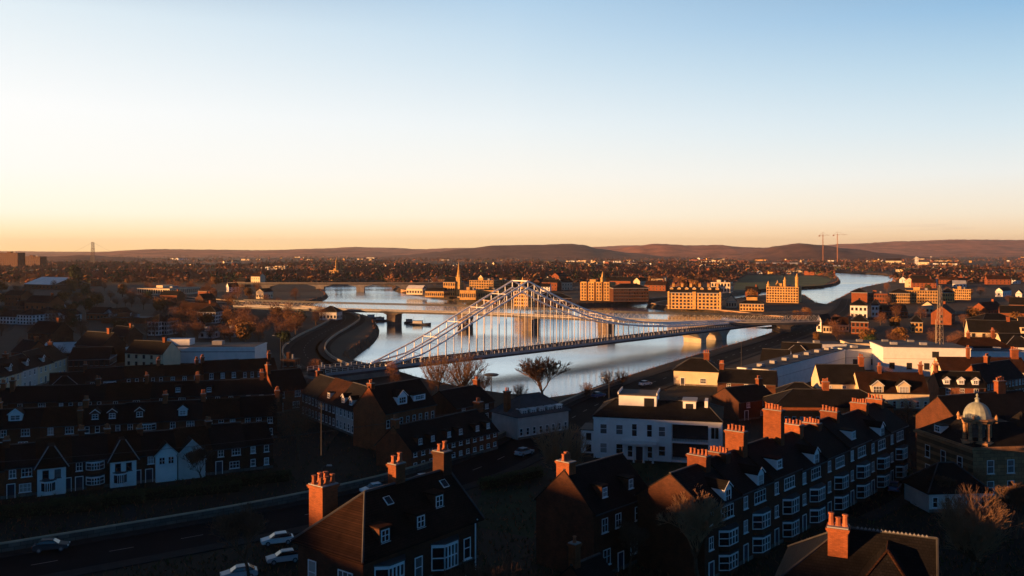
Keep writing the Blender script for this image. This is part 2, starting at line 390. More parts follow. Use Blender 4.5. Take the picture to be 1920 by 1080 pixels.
ridge('far_hills', 9500, [(-90,471),(0,471),(150,472),(230,472),(480,470),(600,466),(660,463),(720,464),(790,467),(850,465),(1000,468),(1110,463),(1180,460),(1300,461),(1420,464),(1500,463),(1590,457),(1700,452),(1800,449),(1920,450),(2250,455)], 1500, 1)
ridge('plateau_hill', 7200, [(-110,476),(0,475),(150,477),(205,474),(245,469),(290,467),(400,468),(480,469),(560,468),(620,468),(680,471),(760,474),(830,473),(900,474)], 1300, 5)
ridge('wooded_hill', 5200, [(700,482),(760,478),(820,472),(880,465),(930,460),(1000,459),(1070,457),(1092,459),(1125,467),(1180,474),(1260,482)], 800, 11, HILLD)
ridge('moorland_hill', 6400, [(1060,484),(1120,472),(1150,467),(1200,460),(1228,457),(1300,460),(1345,459),(1390,463),(1440,465),(1520,470),(1620,480)], 900, 17)
ridge('round_hill', 4300, [(1370,486),(1420,472),(1455,461),(1500,456),(1535,459),(1590,466),(1650,474),(1710,480),(1760,487)], 560, 23, HILLD)
ridge('low_ridge', 3300, [(-220,484),(-100,482),(90,481),(160,478),(215,482),(300,487),(420,492),(520,494)], 420, 31, HILLD)
ridge('right_slope', 7600, [(1600,480),(1700,474),(1800,470),(1920,468),(2200,466)], 900, 41)

# hill added out of view, its crest shaped to shade the near streets
def shade_hill():
    S0 = -330; T = math.tan(SUN_EL)
    nx, ny = -SUN_D.x, -SUN_D.y                      # along the light
    tx, ty = -ny, nx                                 # across it
    prof = [(-150,0),(-110,16),(-70,21.5),(40,22.6),(62,22.6),(72,17.6),(78,17.8),(82,19.4),(87,19.2),(92,18.3),(96,18.5),(104,18.6),(114,18.8),(135,21),(150,21),(164,19.3),(173,19),(182,16),(200,13.4),(255,12),(300,9.5),(420,10),(560,11),(680,10),(760,7),(1000,6),(1150,0)]
    def zs(t):
        for (a, za), (b, zb) in zip(prof, prof[1:]):
            if a <= t <= b: return za + (zb - za) * smooth(a, b, t)
        return 0
    mb = MB(); vs = []; rows = 9; ts = [-150 + 3 * i for i in range(436)]
    for t in ts:
        base = zs(t); top = 0 if base <= 0 else base - S0 * T
        for k in range(rows):
            u = -1 + 2 * k / (rows - 1); s = S0 + u * 70
            z = GZ - 1.5 + max(0, top - GZ + 1.5) * (cos(u * pi / 2) ** 1.2 if abs(u) < 1 else 0)
            z += noise.noise(Vector((t * .06, s * .06, 0))) * (.35 if abs(u) < 1 else 0)
            vs.append((nx * s + tx * t, ny * s + ty * t, z))
    fs = [(i*rows + k, (i+1)*rows + k, (i+1)*rows + k + 1, i*rows + k + 1) for i in range(len(ts) - 1) for k in range(rows - 1)]
    mb.solid(vs, fs, HILL); struct(mb.build('added_shade_hill'))
shade_hill()

# the air: one even volume around everything
hz = MB(); hz.box(-6600, 9100, -325, 12100, -3, 200, None)
hm = bpy.data.materials.new('haze'); hm.use_nodes = True; t = hm.node_tree; t.nodes.clear()
pv = t.nodes.new('ShaderNodeVolumePrincipled'); pv.inputs['Color'].default_value = (.96, .84, .72, 1); pv.inputs['Density'].default_value = 4.5e-5; pv.inputs['Anisotropy'].default_value = .55
mo = t.nodes.new('ShaderNodeOutputMaterial'); t.links.new(pv.outputs[0], mo.inputs['Volume'])
hz.ms = [hm]; hzo = struct(hz.build('haze'), 'stuff')
# ================================================================== BUILDERS
MESHES = {}
def cached(key, fn):
    if key not in MESHES: MESHES[key] = fn()
    return MESHES[key]
def win_frame(w, h, nx, ny, arch=False, fm=None):
    fm = fm or FRAME
    def f():
        mb = MB(); t = .09
        mb.box(-w/2, -w/2+t, -.07, 0, 0, h, fm); mb.box(w/2-t, w/2, -.07, 0, 0, h, fm)
        mb.box(-w/2+t, w/2-t, -.07, 0, 0, t, fm); mb.box(-w/2+t, w/2-t, -.07, 0, h-t, h, fm)
        for i in range(1, nx):
            x = -w/2 + w*i/nx; mb.box(x-.04, x+.04, -.06, 0, t, h-t, fm)
        for j in range(1, ny):
            z = h*j/ny if ny != 2 else h*.52; mb.box(-w/2+t, w/2-t, -.055, 0, z-.035, z+.035, fm)
        mb.box(-w/2-.1, w/2+.1, -.16, 0, -.1, -.005, fm)
        if arch:
            k = 8; pts = [(-w/2-.06, -.08, h+.004)] + [(-(w/2+.06)*cos(pi*i/k), -.08, h + .004 + (w*.75)*sin(pi*i/k)) for i in range(1, k)] + [(w/2+.06, -.08, h+.004)]
            mb.prism(pts, (0, .08, 0), fm)
        return mb.mesh('window')
    return cached(('wf', round(w, 2), round(h, 2), nx, ny, arch, fm.name), f)
def win_pane(w, h):
    k = random.random(); g_ = GLASS if k < .55 else CURT if k < .85 else BLIND
    def f():
        mb = MB(); mb.box(-w/2+.02, w/2-.02, -.022, .0, .02, h-.02, g_); return mb.mesh('pane')
    return cached(('wp', round(w, 2), round(h, 2), g_.name), f)
def window(root, x, z, w=1.0, h=1.4, nx=2, ny=2, y=0.0, rz=0.0, arch=False, fm=None):
    """window on a wall whose outward normal is local -y turned by rz"""
    o = put('window', win_frame(w, h, nx, ny, arch, fm), root, (x, y, z), rz)
    put('pane', win_pane(w, h), o); return o
def plain_win(root, x, z, w, h, y=0.0, rz=0.0, m=None):
    m = m or DARKWIN
    def f():
        mb = MB(); mb.box(-w/2, w/2, -.04, 0, 0, h, m); mb.box(-w/2-.1, w/2+.1, -.15, 0, -.12, -.006, LEADW); return mb.mesh('window')
    return put('window', cached(('pw', round(w, 2), round(h, 2), m.name), f), root, (x, y, z), rz)
def door(root, x, w=1.0, h=2.2, y=0.0, rz=0.0):
    def f():
        mb = MB(); mb.box(-w/2, w/2, -.05, 0, 0, h, DOOR); mb.box(-w/2-.12, -w/2-.005, -.1, 0, 0, h+.12, FRAME); mb.box(w/2+.005, w/2+.12, -.1, 0, 0, h+.12, FRAME); mb.box(-w/2, w/2, -.1, 0, h+.006, h+.12, FRAME)
        return mb.mesh('door')
    return put('door', cached(('dr', w, h), f), root, (x, y, 0), rz)
def pot_mesh():
    def f():
        mb = MB(); mb.lathe([(.17, 0), (.17, .08), (.13, .14), (.115, .62), (.15, .66), (.15, .74), (.10, .75)], POT, 8); return mb.mesh('chimney_pot')
    return cached('pot', f)
def chimney(root, x, y, z0, z1, w=1.6, d=.8, pots=4, m=None, rz=0.0, two=False, ps=1.0):
    m = m or BRICK; mb = MB(); h = z1 - z0
    mb.box(-w/2, w/2, -d/2, d/2, 0, h-.42, m)
    mb.box(-w/2-.08, w/2+.08, -d/2-.08, d/2+.08, h-.417, h-.27, m); mb.box(-w/2-.15, w/2+.15, -d/2-.15, d/2+.15, h-.267, h-.1, m); mb.box(-w/2-.05, w/2+.05, -d/2-.05, d/2+.05, h-.097, h, LEADW)
    o = mb.build('chimney', root, (x, y, z0), rz)
    for i in range(pots):
        r = 1 if not two else 2
        px = (-w/2 + .22) + (w - .44) * ((i // r) / max(1, (pots - 1) // r)) if pots > 1 else 0
        py = (0 if not two else (-.25 if i % 2 else .25) * d)
        p = put('chimney_pot', pot_mesh(), o, (px, py, h)); s = (.72 + .38 * random.random()) * ps; p.scale = (ps * 1.35, ps * 1.35, s)
    return o
def gable_walls(w, d, eave, rdg, m, pl=True):
    mb = MB(); mb.prism([(.012, 0, 0), (.012, d, 0), (.012, d, eave), (.012, d/2, rdg), (.012, 0, eave)], (w - .024, 0, 0), m)
    if pl: mb.box(0.0, w, -.06, -.004, 0, .5, STONEG)
    return mb
def gable_roof(w, d, eave, rdg, m, o=.35, e=.02, t=.16):
    mb = MB(); sl = (rdg - eave) / (d / 2)
    def side(s):
        y0 = -o if s > 0 else d + o
        z0 = eave - o * sl + .01
        mb.prism([(-e, y0, z0), (-e, d/2, rdg + .01), (-e, d/2, rdg + .01 + t), (-e, y0, z0 + t)], (w + 2*e, 0, 0), m)
    side(1); side(-1)
    mb.box(-e, w + e, d/2 - .14, d/2 + .14, rdg + t - .06, rdg + t + .07, TILE if m is TILE else LEADD)
    for y0 in (-o - .13, d + o + .01): mb.box(-e, w + e, y0, y0 + .12, eave - o * sl - .02, eave - o * sl + .12, STEELD)
    return mb
def hip_roof(w, d, eave, rdg, m, o=.4, inset=None, t=.18, g0=False, g1=False):
    mb = MB(); i = min(w, d)/2 + o if inset is None else inset
    x0, x1, y0, y1 = -o, w + o, -o, d + o; ym = d/2
    a = x0 if g0 else x0 + i; c = x1 if g1 else x1 - i
    if a > c: a = c = w/2
    z = eave + .012
    vs = [(x0,y0,z),(x1,y0,z),(x1,y1,z),(x0,y1,z),(x0,y0,z+t),(x1,y0,z+t),(x1,y1,z+t),(x0,y1,z+t),(a,ym,rdg+t),(c,ym,rdg+t)]
    mb.solid(vs, [(3,2,1,0),(0,1,5,4),(1,2,6,5),(2,3,7,6),(3,0,4,7),(4,5,9,8),(6,7,8,9),(7,4,8),(5,6,9)], m)
    rm = TILE if m is TILE else LEADD
    mb.tube((a, ym, rdg+t+.03), (c, ym, rdg+t+.03), .13, m=rm, n=5)
    for p, q in ((4, 8), (7, 8), (5, 9), (6, 9)): mb.tube(vs[p], (vs[q][0], vs[q][1], vs[q][2]+.03), .11, m=rm, n=5)
    return mb
def dormer(root, x, z, sl, w=1.5, h=1.5, kind='gable', wall=None, roofm=None, depth0=.3, fy=.0, win=True, nx=2, ny=2):
    """dormer standing on the front slope: face at local y=fy, floor z, running back until it meets the slope (sl = rise per metre)"""
    wall = wall or FRAME; roofm = roofm or SLATE; mb = MB(); L_ = (h + (w*.45 if kind == 'gable' else .2)) / max(sl, .2) + .1
    mb.box(-w/2, w/2, 0, min(L_, h / sl), 0, h, wall)
    if kind == 'gable':
        r = w * .42
        mb.prism([(-w/2, 0, h+.003), (w/2, 0, h+.003), (0, 0, h + r)], (0, L_, 0), wall)
        mb.prism([(-w/2-.18, -.15, h-.08), (0, -.15, h+r+.03), (0, -.15, h+r+.16), (-w/2-.18, -.15, h+.05)], (0, L_+.1, 0), roofm)
        mb.prism([(w/2+.18, -.15, h-.08), (w/2+.18, -.15, h+.05), (0, -.15, h+r+.16), (0, -.15, h+r+.03)], (0, L_+.1, 0), roofm)
        mb.prism([(-w/2-.2, -.2, h-.1), (0, -.2, h+r+.0), (w/2+.2, -.2, h-.1), (w/2+.2, -.2, h+.06), (0, -.2, h+r+.18), (-w/2-.2, -.2, h+.06)], (0, .04, 0), FRAME)
    else:
        mb.box(-w/2-.12, w/2+.12, -.12, L_, h+.004, h+.14, roofm)
    o = mb.build('dormer', root, (x, fy, z))
    if win: window(o, 0, .2, w*.72, h-.35, nx, ny)
    return o
def bay(root, x, z, w, h, proj=.8, m=None, n=3, rows=1, base=None, roofm=None, fm=None, sillh=.5):
    """canted bay: wall body below sill, glazed band, lid"""
    m = m or FRAME; roofm = roofm or LEAD; fm = fm or FRAME
    k = MB(); c = min(proj, w*.28)
    foot = [(-w/2, 0), (-w/2 + c, -proj), (w/2 - c, -proj), (w/2, 0)]
    def sweep(z0, z1, mm, g=0.0):
        k.prism([((-w/2-g), 0, z0), (-w/2 + c - g*.4, -proj-g, z0), (w/2 - c + g*.4, -proj-g, z0), (w/2+g, 0, z0)], (0, 0, z1 - z0), mm)
    z0 = base if base is not None else z
    sweep(z0, z + sillh, m); sweep(z + sillh + .003, z + h, GLASS, -.05); sweep(z + h + .003, z + h + .22, fm, .06); sweep(z + h + .223, z + h + .34, roofm, .16)
    o = k.build('bay_window', root, (x, 0, 0))
    fr = MB(); zz0, zz1 = z + sillh + .004, z + h
    for (ax, ay), (bx, by), q in ((foot[0], foot[1], 1), (foot[1], foot[2], n), (foot[2], foot[3], 1)):
        for i in range(q + 1):
            u = i / q; px, py = ax + (bx-ax)*u, ay + (by-ay)*u
            fr.box(px-.055, px+.055, py-.05, py+.05, zz0, zz1, fm)
        for j in range(rows + 1):
            zc = zz0 + (zz1 - zz0) * (j / rows if j < rows else 1) if rows > 1 else (zz0 if j == 0 else zz1 - .08)
            if j == rows: zc = zz1 - .09
            d = Vector((bx-ax, by-ay, 0)).normalized(); nn = Vector((d.y, -d.x, 0)) * .045
            fr.prism([(ax+nn.x, ay+nn.y, zc), (bx+nn.x, by+nn.y, zc), (bx-nn.x, by-nn.y, zc), (ax-nn.x, ay-nn.y, zc)], (0, 0, .085), fm)
    fr.build('frame', o)
    return o
def hip_wing(root, x, w, proj, eave, rdg, m, roofm=None, back=4.0, wins=2):
    """white projecting bay under its own hipped roof"""
    roofm = roofm or SLATE; mb = MB(); mb.box(-w/2, w/2, 0, proj + .6, 0, eave, m); o = mb.build('front_wing', root, (x, -proj, 0))
    r = MB(); g = .45; z = eave - .25; k = w*.30
    vs = [(-w/2-g, -g, z), (w/2+g, -g, z), (w/2+g, proj+back, z), (-w/2-g, proj+back, z), (-k*.35, k, rdg), (k*.35, k, rdg), (k*.35, proj+back, rdg), (-k*.35, proj+back, rdg)]
    r.solid(vs, [(3,2,1,0), (0,1,5,4), (1,2,6,5), (3,0,4,7), (4,5,6,7), (2,3,7,6)], roofm)
    for p, q in ((0, 4), (1, 5)): r.tube(vs[p], (vs[q][0], vs[q][1], vs[q][2]+.03), .1, m=LEADW, n=5)
    r.build('hipped_roof', o)
    for i in range(wins): window(o, (i - (wins-1)/2)*w*.42, eave - 1.95, .9, 1.35, 1, 2, fm=STEELD)
    return o
def gable_wing(root, x, w, proj, eave, rdg, m, roofm=None, back=2.5, wins=2, z0=0.0):
    """front-facing gable that stands forward of the house front"""
    roofm = roofm or SLATE; mb = MB()
    mb.prism([(-w/2, 0, z0), (w/2, 0, z0), (w/2, 0, eave), (0, 0, rdg), (-w/2, 0, eave)], (0, proj + .0, 0), m)
    mb.prism([(-w/2+.05, proj+.003, eave-.3), (w/2-.05, proj+.003, eave-.3), (0, proj+.003, rdg-.06)], (0, back, 0), m)
    o = mb.build('gable_wing', root, (x, -proj, 0))
    r = MB(); g = .35; sl = (rdg - eave) / (w/2); t = .14
    for s in (-1, 1):
        a = [(s*(w/2+g), -g, eave - g*sl + .01), (0, -g, rdg + .01), (0, -g, rdg + .01 + t), (s*(w/2+g), -g, eave - g*sl + .01 + t)]
        r.prism(a if s < 0 else a[::-1], (0, proj + back + g, 0), roofm)
    for s in (-1, 1):
        a = [(s*(w/2+g+.02), -g-.05, eave - g*sl - .08), (0, -g-.05, rdg - .08), (0, -g-.05, rdg + .17), (s*(w/2+g+.02), -g-.05, eave - g*sl + .17)]
        r.prism(a if s < 0 else a[::-1], (0, .04, 0), PALE)
    r.build('gable_roof', o)
    for i in range(wins):
        xx = (i - (wins-1)/2) * w * .42; window(o, xx, eave - 1.75, .95, 1.25, 2, 2)
    return o

def house(label, x, y, rz, w, d, eave, rdg, wall=BRICK, roofm=SLATE, name='terraced_house', cat='house', group=None, storeys=2, style='plain', hip=None, ends=(0, 0), base=GZ, chim=None, side=None, cm=None):
    """one house; local x along the front (front faces -y), root at the front-left corner"""
    r = thing(name, label, cat, (x, y, base), rz, group)
    gable_walls(w, d, eave, rdg, wall).build('wall', r) if not hip else None
    if hip:
        mb = MB(); mb.box(0.012, w - .012, 0, d, 0, eave, wall); mb.box(0, w, -.06, -.004, 0, .5, STONEG); mb.build('wall', r)
        hip_roof(w, d, eave, rdg, roofm, g0=hip == 'r', g1=hip == 'l').build('roof', r)
    else:
        mb = gable_roof(w, d, eave, rdg, roofm, e=.02)
        if ends[0]: mb.box(-.3, -.022, -.3, d+.3, eave-.5, eave-.25, roofm) if 0 else None
        mb.build('roof', r)
    sl = (rdg - eave) / (d / 2); sh = eave / storeys
    for zf in range(storeys):
        z = zf * sh + .75
        hh = min(1.55, sh - 1.05)
        if style == 'plain':
            if zf == 0: door(r, w*.2); window(r, w*.65, z, 1.7, hh, 3, 2)
            else: window(r, w*.25, z, 1.0, hh); window(r, w*.7, z, 1.5, hh, 3, 2)
        elif style == 'three':
            if zf == 0: door(r, w*.5)
            for u in ((.2, .8) if zf == 0 else (.2, .5, .8)): window(r, w*u, z, 1.05, hh)
        elif style == 'strips':
            k = max(2, int(w / 1.7))
            for i in range(k): window(r, w*(i+.5)/k, z, .85, hh, 1, 2)
        elif style == 'bay':
            if zf == 0: door(r, w*.18)
            else: window(r, w*.18, z, .95, hh)
            bay(r, w*.62, zf*sh + .25, min(3.0, w*.5), sh - .75, .8, wall if wall not in (BRICK, BRICK2) else wall, 3, 2, base=(zf*sh if zf else 0))
        elif style == 'gable':
            if zf == 0: door(r, w*.86, .95)
        elif style == 'tallbay':
            if zf < storeys - 1:
                if zf == 0: door(r, w*.17)
                else: window(r, w*.17, z, 1.0, hh, 2, 2)
                bay(r, w*.62, zf*sh + .2, w*.46, sh - .7, .9, wall, 3, 2, base=(zf*sh if zf else 0), fm=FRAME)
            else:
                window(r, w*.17, z, 1.0, hh, 2, 2); window(r, w*.62, z, w*.36, hh, 4, 2)
    if style == 'gable':
        gw = w * .78; go = hip_wing(r, w*.42, gw, 1.0, eave - .2, rdg - .5, WHITE, roofm, back=d*.4)
        bay(go, -gw*.12, .2, gw*.52, 2.0, .75, WHITE, 3, 1)
    if chim:
        for c in chim: chimney(r, *c, m=cm or BRICK) if len(c) < 7 else chimney(r, *c[:7], m=cm or BRICK, **(c[7] if len(c) > 7 else {}))
    return r

def block(name, label, cat, px0, px1, pyb, pyt, rz=-20, depth=14, wall=None, roofm=None, grid=(8, 4), win=(1.2, 1.6), roof='flat', rdg=3.5, group=None, sides=3, base=GZ, fm=None, ratio=1.0):
    """larger building set by its photo extent: front base line px0..px1 at row pyb, eaves at row pyt"""
    wall = wall or STONE; roofm = roofm or SLATE
    x0, D = P(px0, pyb, base); rr = radians(rz); u = (px1 - 960) / F
    wd = (u * D - x0) / (cos(rr) - u * sin(rr)); h = Z(pyt, D) - base
    r = thing(name, label, cat, (x0, D, base), rr, group)
    mb = MB(); mb.box(0, wd, 0, depth, 0, h, wall); mb.box(-.15, wd + .15, -.15, depth + .15, h * .985, h - .01 + .35, wall if roof == 'flat' else LEADW)
    mb.build('wall', r)
    z = h + .36
    if roof == 'flat':
        mb = MB(); mb.box(.4, wd - .4, .4, depth - .4, z - .01, z + .05, LEAD); mb.box(wd*.25, wd*.45, depth*.35, depth*.7, z + .055, z + 2.2, wall); mb.box(wd*.62, wd*.7, depth*.4, depth*.6, z + .055, z + 1.5, LEADW); mb.build('roof', r)
    elif roof == 'hip': hip_roof(wd, depth, z, z + rdg, roofm).build('roof', r)
    elif roof == 'gable': gable_roof(wd, depth, z, z + rdg, roofm).build('roof', r)
    elif roof == 'gable_end':
        mb = MB(); mb.prism([(0, 0, h+.352), (wd, 0, h+.352), (wd/2, 0, h + rdg)], (0, depth, 0), wall); mb.build('gable', r)
        mb = MB()
        for s in (0, 1):
            xa = -.3 if s == 0 else wd + .3; za = h + .3
            a = [(xa, -.2, za), (wd/2, -.2, h+rdg+.01), (wd/2, -.2, h+rdg+.2), (xa, -.2, za+.2)]
            mb.prism(a if s == 0 else a[::-1], (0, depth + .4, 0), roofm)
        mb.build('roof', r)
    elif roof == 'mansard':
        mb = MB(); mb.taper(-.1, wd+.1, -.1, depth+.1, z-.005, z + rdg, 1.2, roofm); mb.build('roof', r)
    nx, nz = grid
    for k in range(nz):
        for i in range(nx):
            plain_win(r, wd*(i+.5)/nx, h*(k+.28)/nz, min(win[0], wd/nx*.62), min(win[1], h/nz*.6))
    if sides & 1 and nz:
        m = max(1, int(nx * depth / wd))
        if nx*nz + m*nz <= 100:
            for k in range(nz):
                for i in range(m): plain_win(r, wd, h*(k+.28)/nz, min(win[0], depth/m*.6), min(win[1], h/nz*.6), depth*(i+.5)/m, pi/2)
    if sides & 2 and nz:
        m = max(1, int(nx * depth / wd))
        if nx*nz + 2*m*nz <= 100:
            for k in range(nz):
                for i in range(m): plain_win(r, 0, h*(k+.28)/nz, min(win[0], depth/m*.6), min(win[1], h/nz*.6), depth*(i+.5)/m, -pi/2)
    return r, wd, h

# ------------------------------------------------------------------ trees
def bare_tree_mesh(seed, ht, spread, levels=6, up=.25, twig=1.0, fork=3, r0=None, m=None):
    rg = random.Random(seed); tr, cr = MB(), MB()
    def grow(p, d, ln, r, lv):
        mb = tr if lv <= 1 else cr; mm = BARK if lv <= 1 else (m or TWIGN); n = 7 if lv == 0 else 5 if lv < 3 else 3
        segs = 3 if lv < 3 else 2
        for s in range(segs):
            d = (d + Vector((rg.gauss(0, .13), rg.gauss(0, .13), up * .25))).normalized()
            q = p + d * ln / segs; r2 = r * .86
            mb.tube(p, q, r, r2, mm, n); p, r = q, r2
            if lv and lv < levels and rg.random() < .75: kid(q, d, ln, r, lv)
        if lv < levels:
            for _ in range(fork if lv < 2 else 2): kid(p, d, ln, r, lv)
    def kid(p, d, ln, r, lv):
        a = rg.uniform(0, 2*pi); u = d.orthogonal().normalized(); w = d.cross(u); sp = rg.uniform(.35, .75) * spread
        e = (d + (u * cos(a) + w * sin(a)) * sp + Vector((0, 0, up * .5))).normalized()
        grow(p, e, ln * rg.uniform(.62, .82), max(r * rg.uniform(.55, .72), .012 * twig), lv + 1)
    grow(Vector((0, 0, -.2)), Vector((rg.gauss(0, .05), rg.gauss(0, .05), 1)), ht * .26, r0 or ht * .026, 0)
    return tr.mesh('trunk'), cr.mesh('crown')
def broom_tree_mesh(seed, ht, n, width, thick=.02, m=None):
    """many-stemmed rounded winter crown: limbs fan up and out, each splitting into fine twigs"""
    m = m or TWIGN; rg = random.Random(seed); tr, cr = MB(), MB()
    tr.tube((0, 0, -.2), (0, 0, ht*.22), ht*.03, ht*.024, BARK, 8)
    for i in range(n):
        a = rg.uniform(0, 2*pi); t = sqrt(rg.random()) * 1.15
        d = Vector((sin(t)*cos(a)*width, sin(t)*sin(a)*width, cos(t)*.9 + .25)); p = Vector((0, 0, ht*(.14 + .1*rg.random()))); r = ht*.011; tgt = p + Vector((sin(t)*cos(a)*width*ht*.5, sin(t)*sin(a)*width*ht*.5, ht*.74*cos(t)**.6 if t < 1.5 else 0))
        K = 5; prev = p; bend = Vector((rg.gauss(0, .04), rg.gauss(0, .04), .10 * t)) * ht
        for k in range(1, K + 1):
            u = k / K; q = p.lerp(tgt, u) + bend * sin(u * pi) * -1 + Vector((rg.gauss(0, .012), rg.gauss(0, .012), 0)) * ht
            (tr if k < 3 else cr).tube(prev, q, r, r*.74, BARK if k < 3 else m, 4); r *= .74
            if k >= 2:
                for _ in range(4):
                    e = ((q - prev).normalized() + Vector((rg.gauss(0, .45), rg.gauss(0, .45), rg.gauss(.2, .3)))).normalized(); l = ht*.12*rg.uniform(.6, 1.3)
                    m_ = q + e*l; cr.tube(q, m_, thick, thick*.7, m, 3)
                    for _ in range(3):
                        f = (e + Vector((rg.gauss(0, .4), rg.gauss(0, .4), rg.gauss(.2, .3)))).normalized(); cr.tube(m_ - e*l*.3*rg.random(), m_ + f*l*.7, thick*.7, thick*.45, m, 3)
            prev = q
    return tr.mesh('trunk'), cr.mesh('crown')
def cloud_tree_mesh(seed, ht, n, m, w=.42, sl=.9, th=.10, leaf=False, low=.25):
    """crown of loose slivers or leaf cards filling an uneven volume of overlapping lobes"""
    rg = random.Random(seed); tr, cr = MB(), MB()
    tr.tube((0, 0, -.2), (0, 0, ht*.45), ht*.028, ht*.018, BARK, 6)
    lobes = []
    for i in range(7):
        a = rg.uniform(0, 2*pi); rr = rg.uniform(.1, .5) * w * ht; z = rg.uniform(low + .12, .8) * ht
        rad = ht * rg.uniform(.16, .27) * (w / .42)
        lobes.append((Vector((cos(a)*rr, sin(a)*rr, z)), rad)); tr.tube((0, 0, ht*.3), lobes[-1][0], ht*.014, ht*.006, BARK, 4)
    for i in range(n):
        c, rad = rg.choice(lobes); d = Vector((rg.gauss(0, 1), rg.gauss(0, 1), rg.gauss(0, .85))).normalized(); p = c + d * rad * rg.random() ** .4
        e = (d + Vector((rg.gauss(0, .5), rg.gauss(0, .5), rg.gauss(.3, .4)))).normalized(); u = e.orthogonal().normalized(); l = sl * rg.uniform(.5, 1.2)
        if leaf:
            v = e.cross(u); s = l * .5
            cr.poly([p - u*s - v*s*.6, p + u*s - v*s*.6, p + u*s*.6 + v*s, p - u*s*.6 + v*s*.7], m)
        else:
            u = (u * cos(i) + e.cross(u) * sin(i)); cr.poly([p - u*th, p + u*th, p + e*l], m)
    return tr.mesh('trunk'), cr.mesh('crown')
def tree(ms, label, x, y, rz=None, s=1.0, name='bare_tree', cat='tree', group=None, z=GZ):
    r = thing(name, label, cat, (x, y, z), random.uniform(0, 6.28) if rz is None else rz, group)
    r.scale = (s, s, s) if not isinstance(s, tuple) else s
    put('trunk', ms[0], r); put('crown', ms[1], r); return r
PIERM = mat('shade_toned_pier_stone', (.15, .115, .085), kind='slab', var=.3, scale=.3)  # colour darkened so the sun-facing pier fronts read as shaded
# ================================================================== BRIDGES
BX, BY, BA = -44.6, 274.6, radians(45.5); DZ = 6.0; BW = 8.0
def arch_bridge():
    r = thing('arch_bridge', 'white steel bridge with two pointed trussed arches and vertical hangers over the river', 'bridge', (BX, BY, 0), BA)
    L_ = 250.0
    d = MB(); d.box(-16, L_ + 25, -.9, BW + .9, DZ - 1.5, DZ - .25, STEELD); d.box(-16, L_ + 25, -.6, BW + .6, DZ - .247, DZ - .02, ASPH)
    d.box(-16, L_ + 25, -1.15, -.903, DZ - .75, DZ + .12, STEELG); d.box(-16, L_ + 25, BW + .903, BW + 1.15, DZ - .75, DZ + .12, STEELG)
    d.build('deck', r)
    def top(s):
        prof = [(7, DZ + .1), (23.7, 11.6), (33, 15.2), (42.8, 19.4), (72, 31.2), (90, 24.2), (106, 19.0), (123, 15.2), (141, 12.4), (160, 10.6), (182, 9.4), (205, 8.6), (225, 8.2)]
        for (a, b), (c, e) in zip(prof, prof[1:]):
            if a <= s <= c: return b + (e - b) * (s - a) / (c - a)
        return DZ + .1
    def dep(s): return 2.5 * (min(1, max(0, (s - 7) / 14))) * (1 if s < 110 else max(.35, 1 - (s - 110) / 120))
    ss = [7 + 3.6*i for i in range(int((225 - 7)/3.6) + 1)]
    ss = sorted(set([s for s in ss if abs(s - 72) > 1.8] + [72.0]))
    for side, y in (('near', 0.0), ('far', BW)):
        m = MB()
        for a, b in zip(ss, ss[1:]):
            for q in (0, 1):
                za, zb = top(a) - dep(a)*q, top(b) - dep(b)*q
                m.tube((a, y, za), (b, y, zb), .31, .31, STEELW, 8)
        for k, (a, b) in enumerate(zip(ss, ss[1:])):
            if dep(a) > .3:
                m.tube((a, y, top(a)), (a, y, top(a) - dep(a)), .15, m=STEELW, n=5)
                if y > 1: continue
                p, q = ((a, top(a)), (b, top(b) - dep(b))) if (k % 2) else ((a, top(a) - dep(a)), (b, top(b)))
                m.tube((p[0], y, p[1]), (q[0], y, q[1]), .085, m=STEELW, n=5)
        m.build('arch_rib', r)
    c = MB()
    for k, s in enumerate(ss):
        if 20 < s < 130 and k % 3 == 0: q_ = MB(); q_.tube((s, 0, top(s)), (s, BW, top(s)), .12, m=STEELW, n=5); q_.build('cross_strut', r)
    c.tube((72, 0, 31.2), (72, BW, 31.2), .22, m=STEELW, n=8)
    c.build('peak_beam', r)
    HG = mat('hanger_steel', (.62, .56, .50), rough=.5, var=.05, spec=.4, rnd=0)
    for y in (0.0, BW):
        for i in range(46):
            s = 14 + i*3.6
            z1 = top(s) - dep(s)
            if z1 > DZ + .6:
                h = MB(); h.tube((0, 0, DZ - .1), (0, 0, z1), .14, m=HG, n=6); h.build('hanger', r, (s, y, 0))
    for y in (-.8, BW + .8):
        f = MB()
        for zz in (.55, 1.1): f.box(-16, L_ + 20, y - .03, y + .03, DZ + zz - .05, DZ + zz, STEELW)
        for i in range(134): f.box(-16 + i*2, -15.92 + i*2, y - .03, y + .03, DZ - .02, DZ + 1.05, STEELW)
        f.build('railing', r)
    for s in (189.0, 207.0):
        p = MB(); p.prism([(s-5.5, -.7, DZ - 1.52), (s-2.2, -.7, DZ - 4.0), (s-2.2, -.7, -2), (s+2.2, -.7, -2), (s+2.2, -.7, DZ - 4.0), (s+5.5, -.7, DZ - 1.52)], (0, BW + 1.4, 0), CONC); p.build('pier', r)
    a = MB(); a.taper(-20, 12, -2, BW + 2, -1, DZ - 1.52, .8, CONCD); a.build('abutment', r)
    return r
arch_bridge()
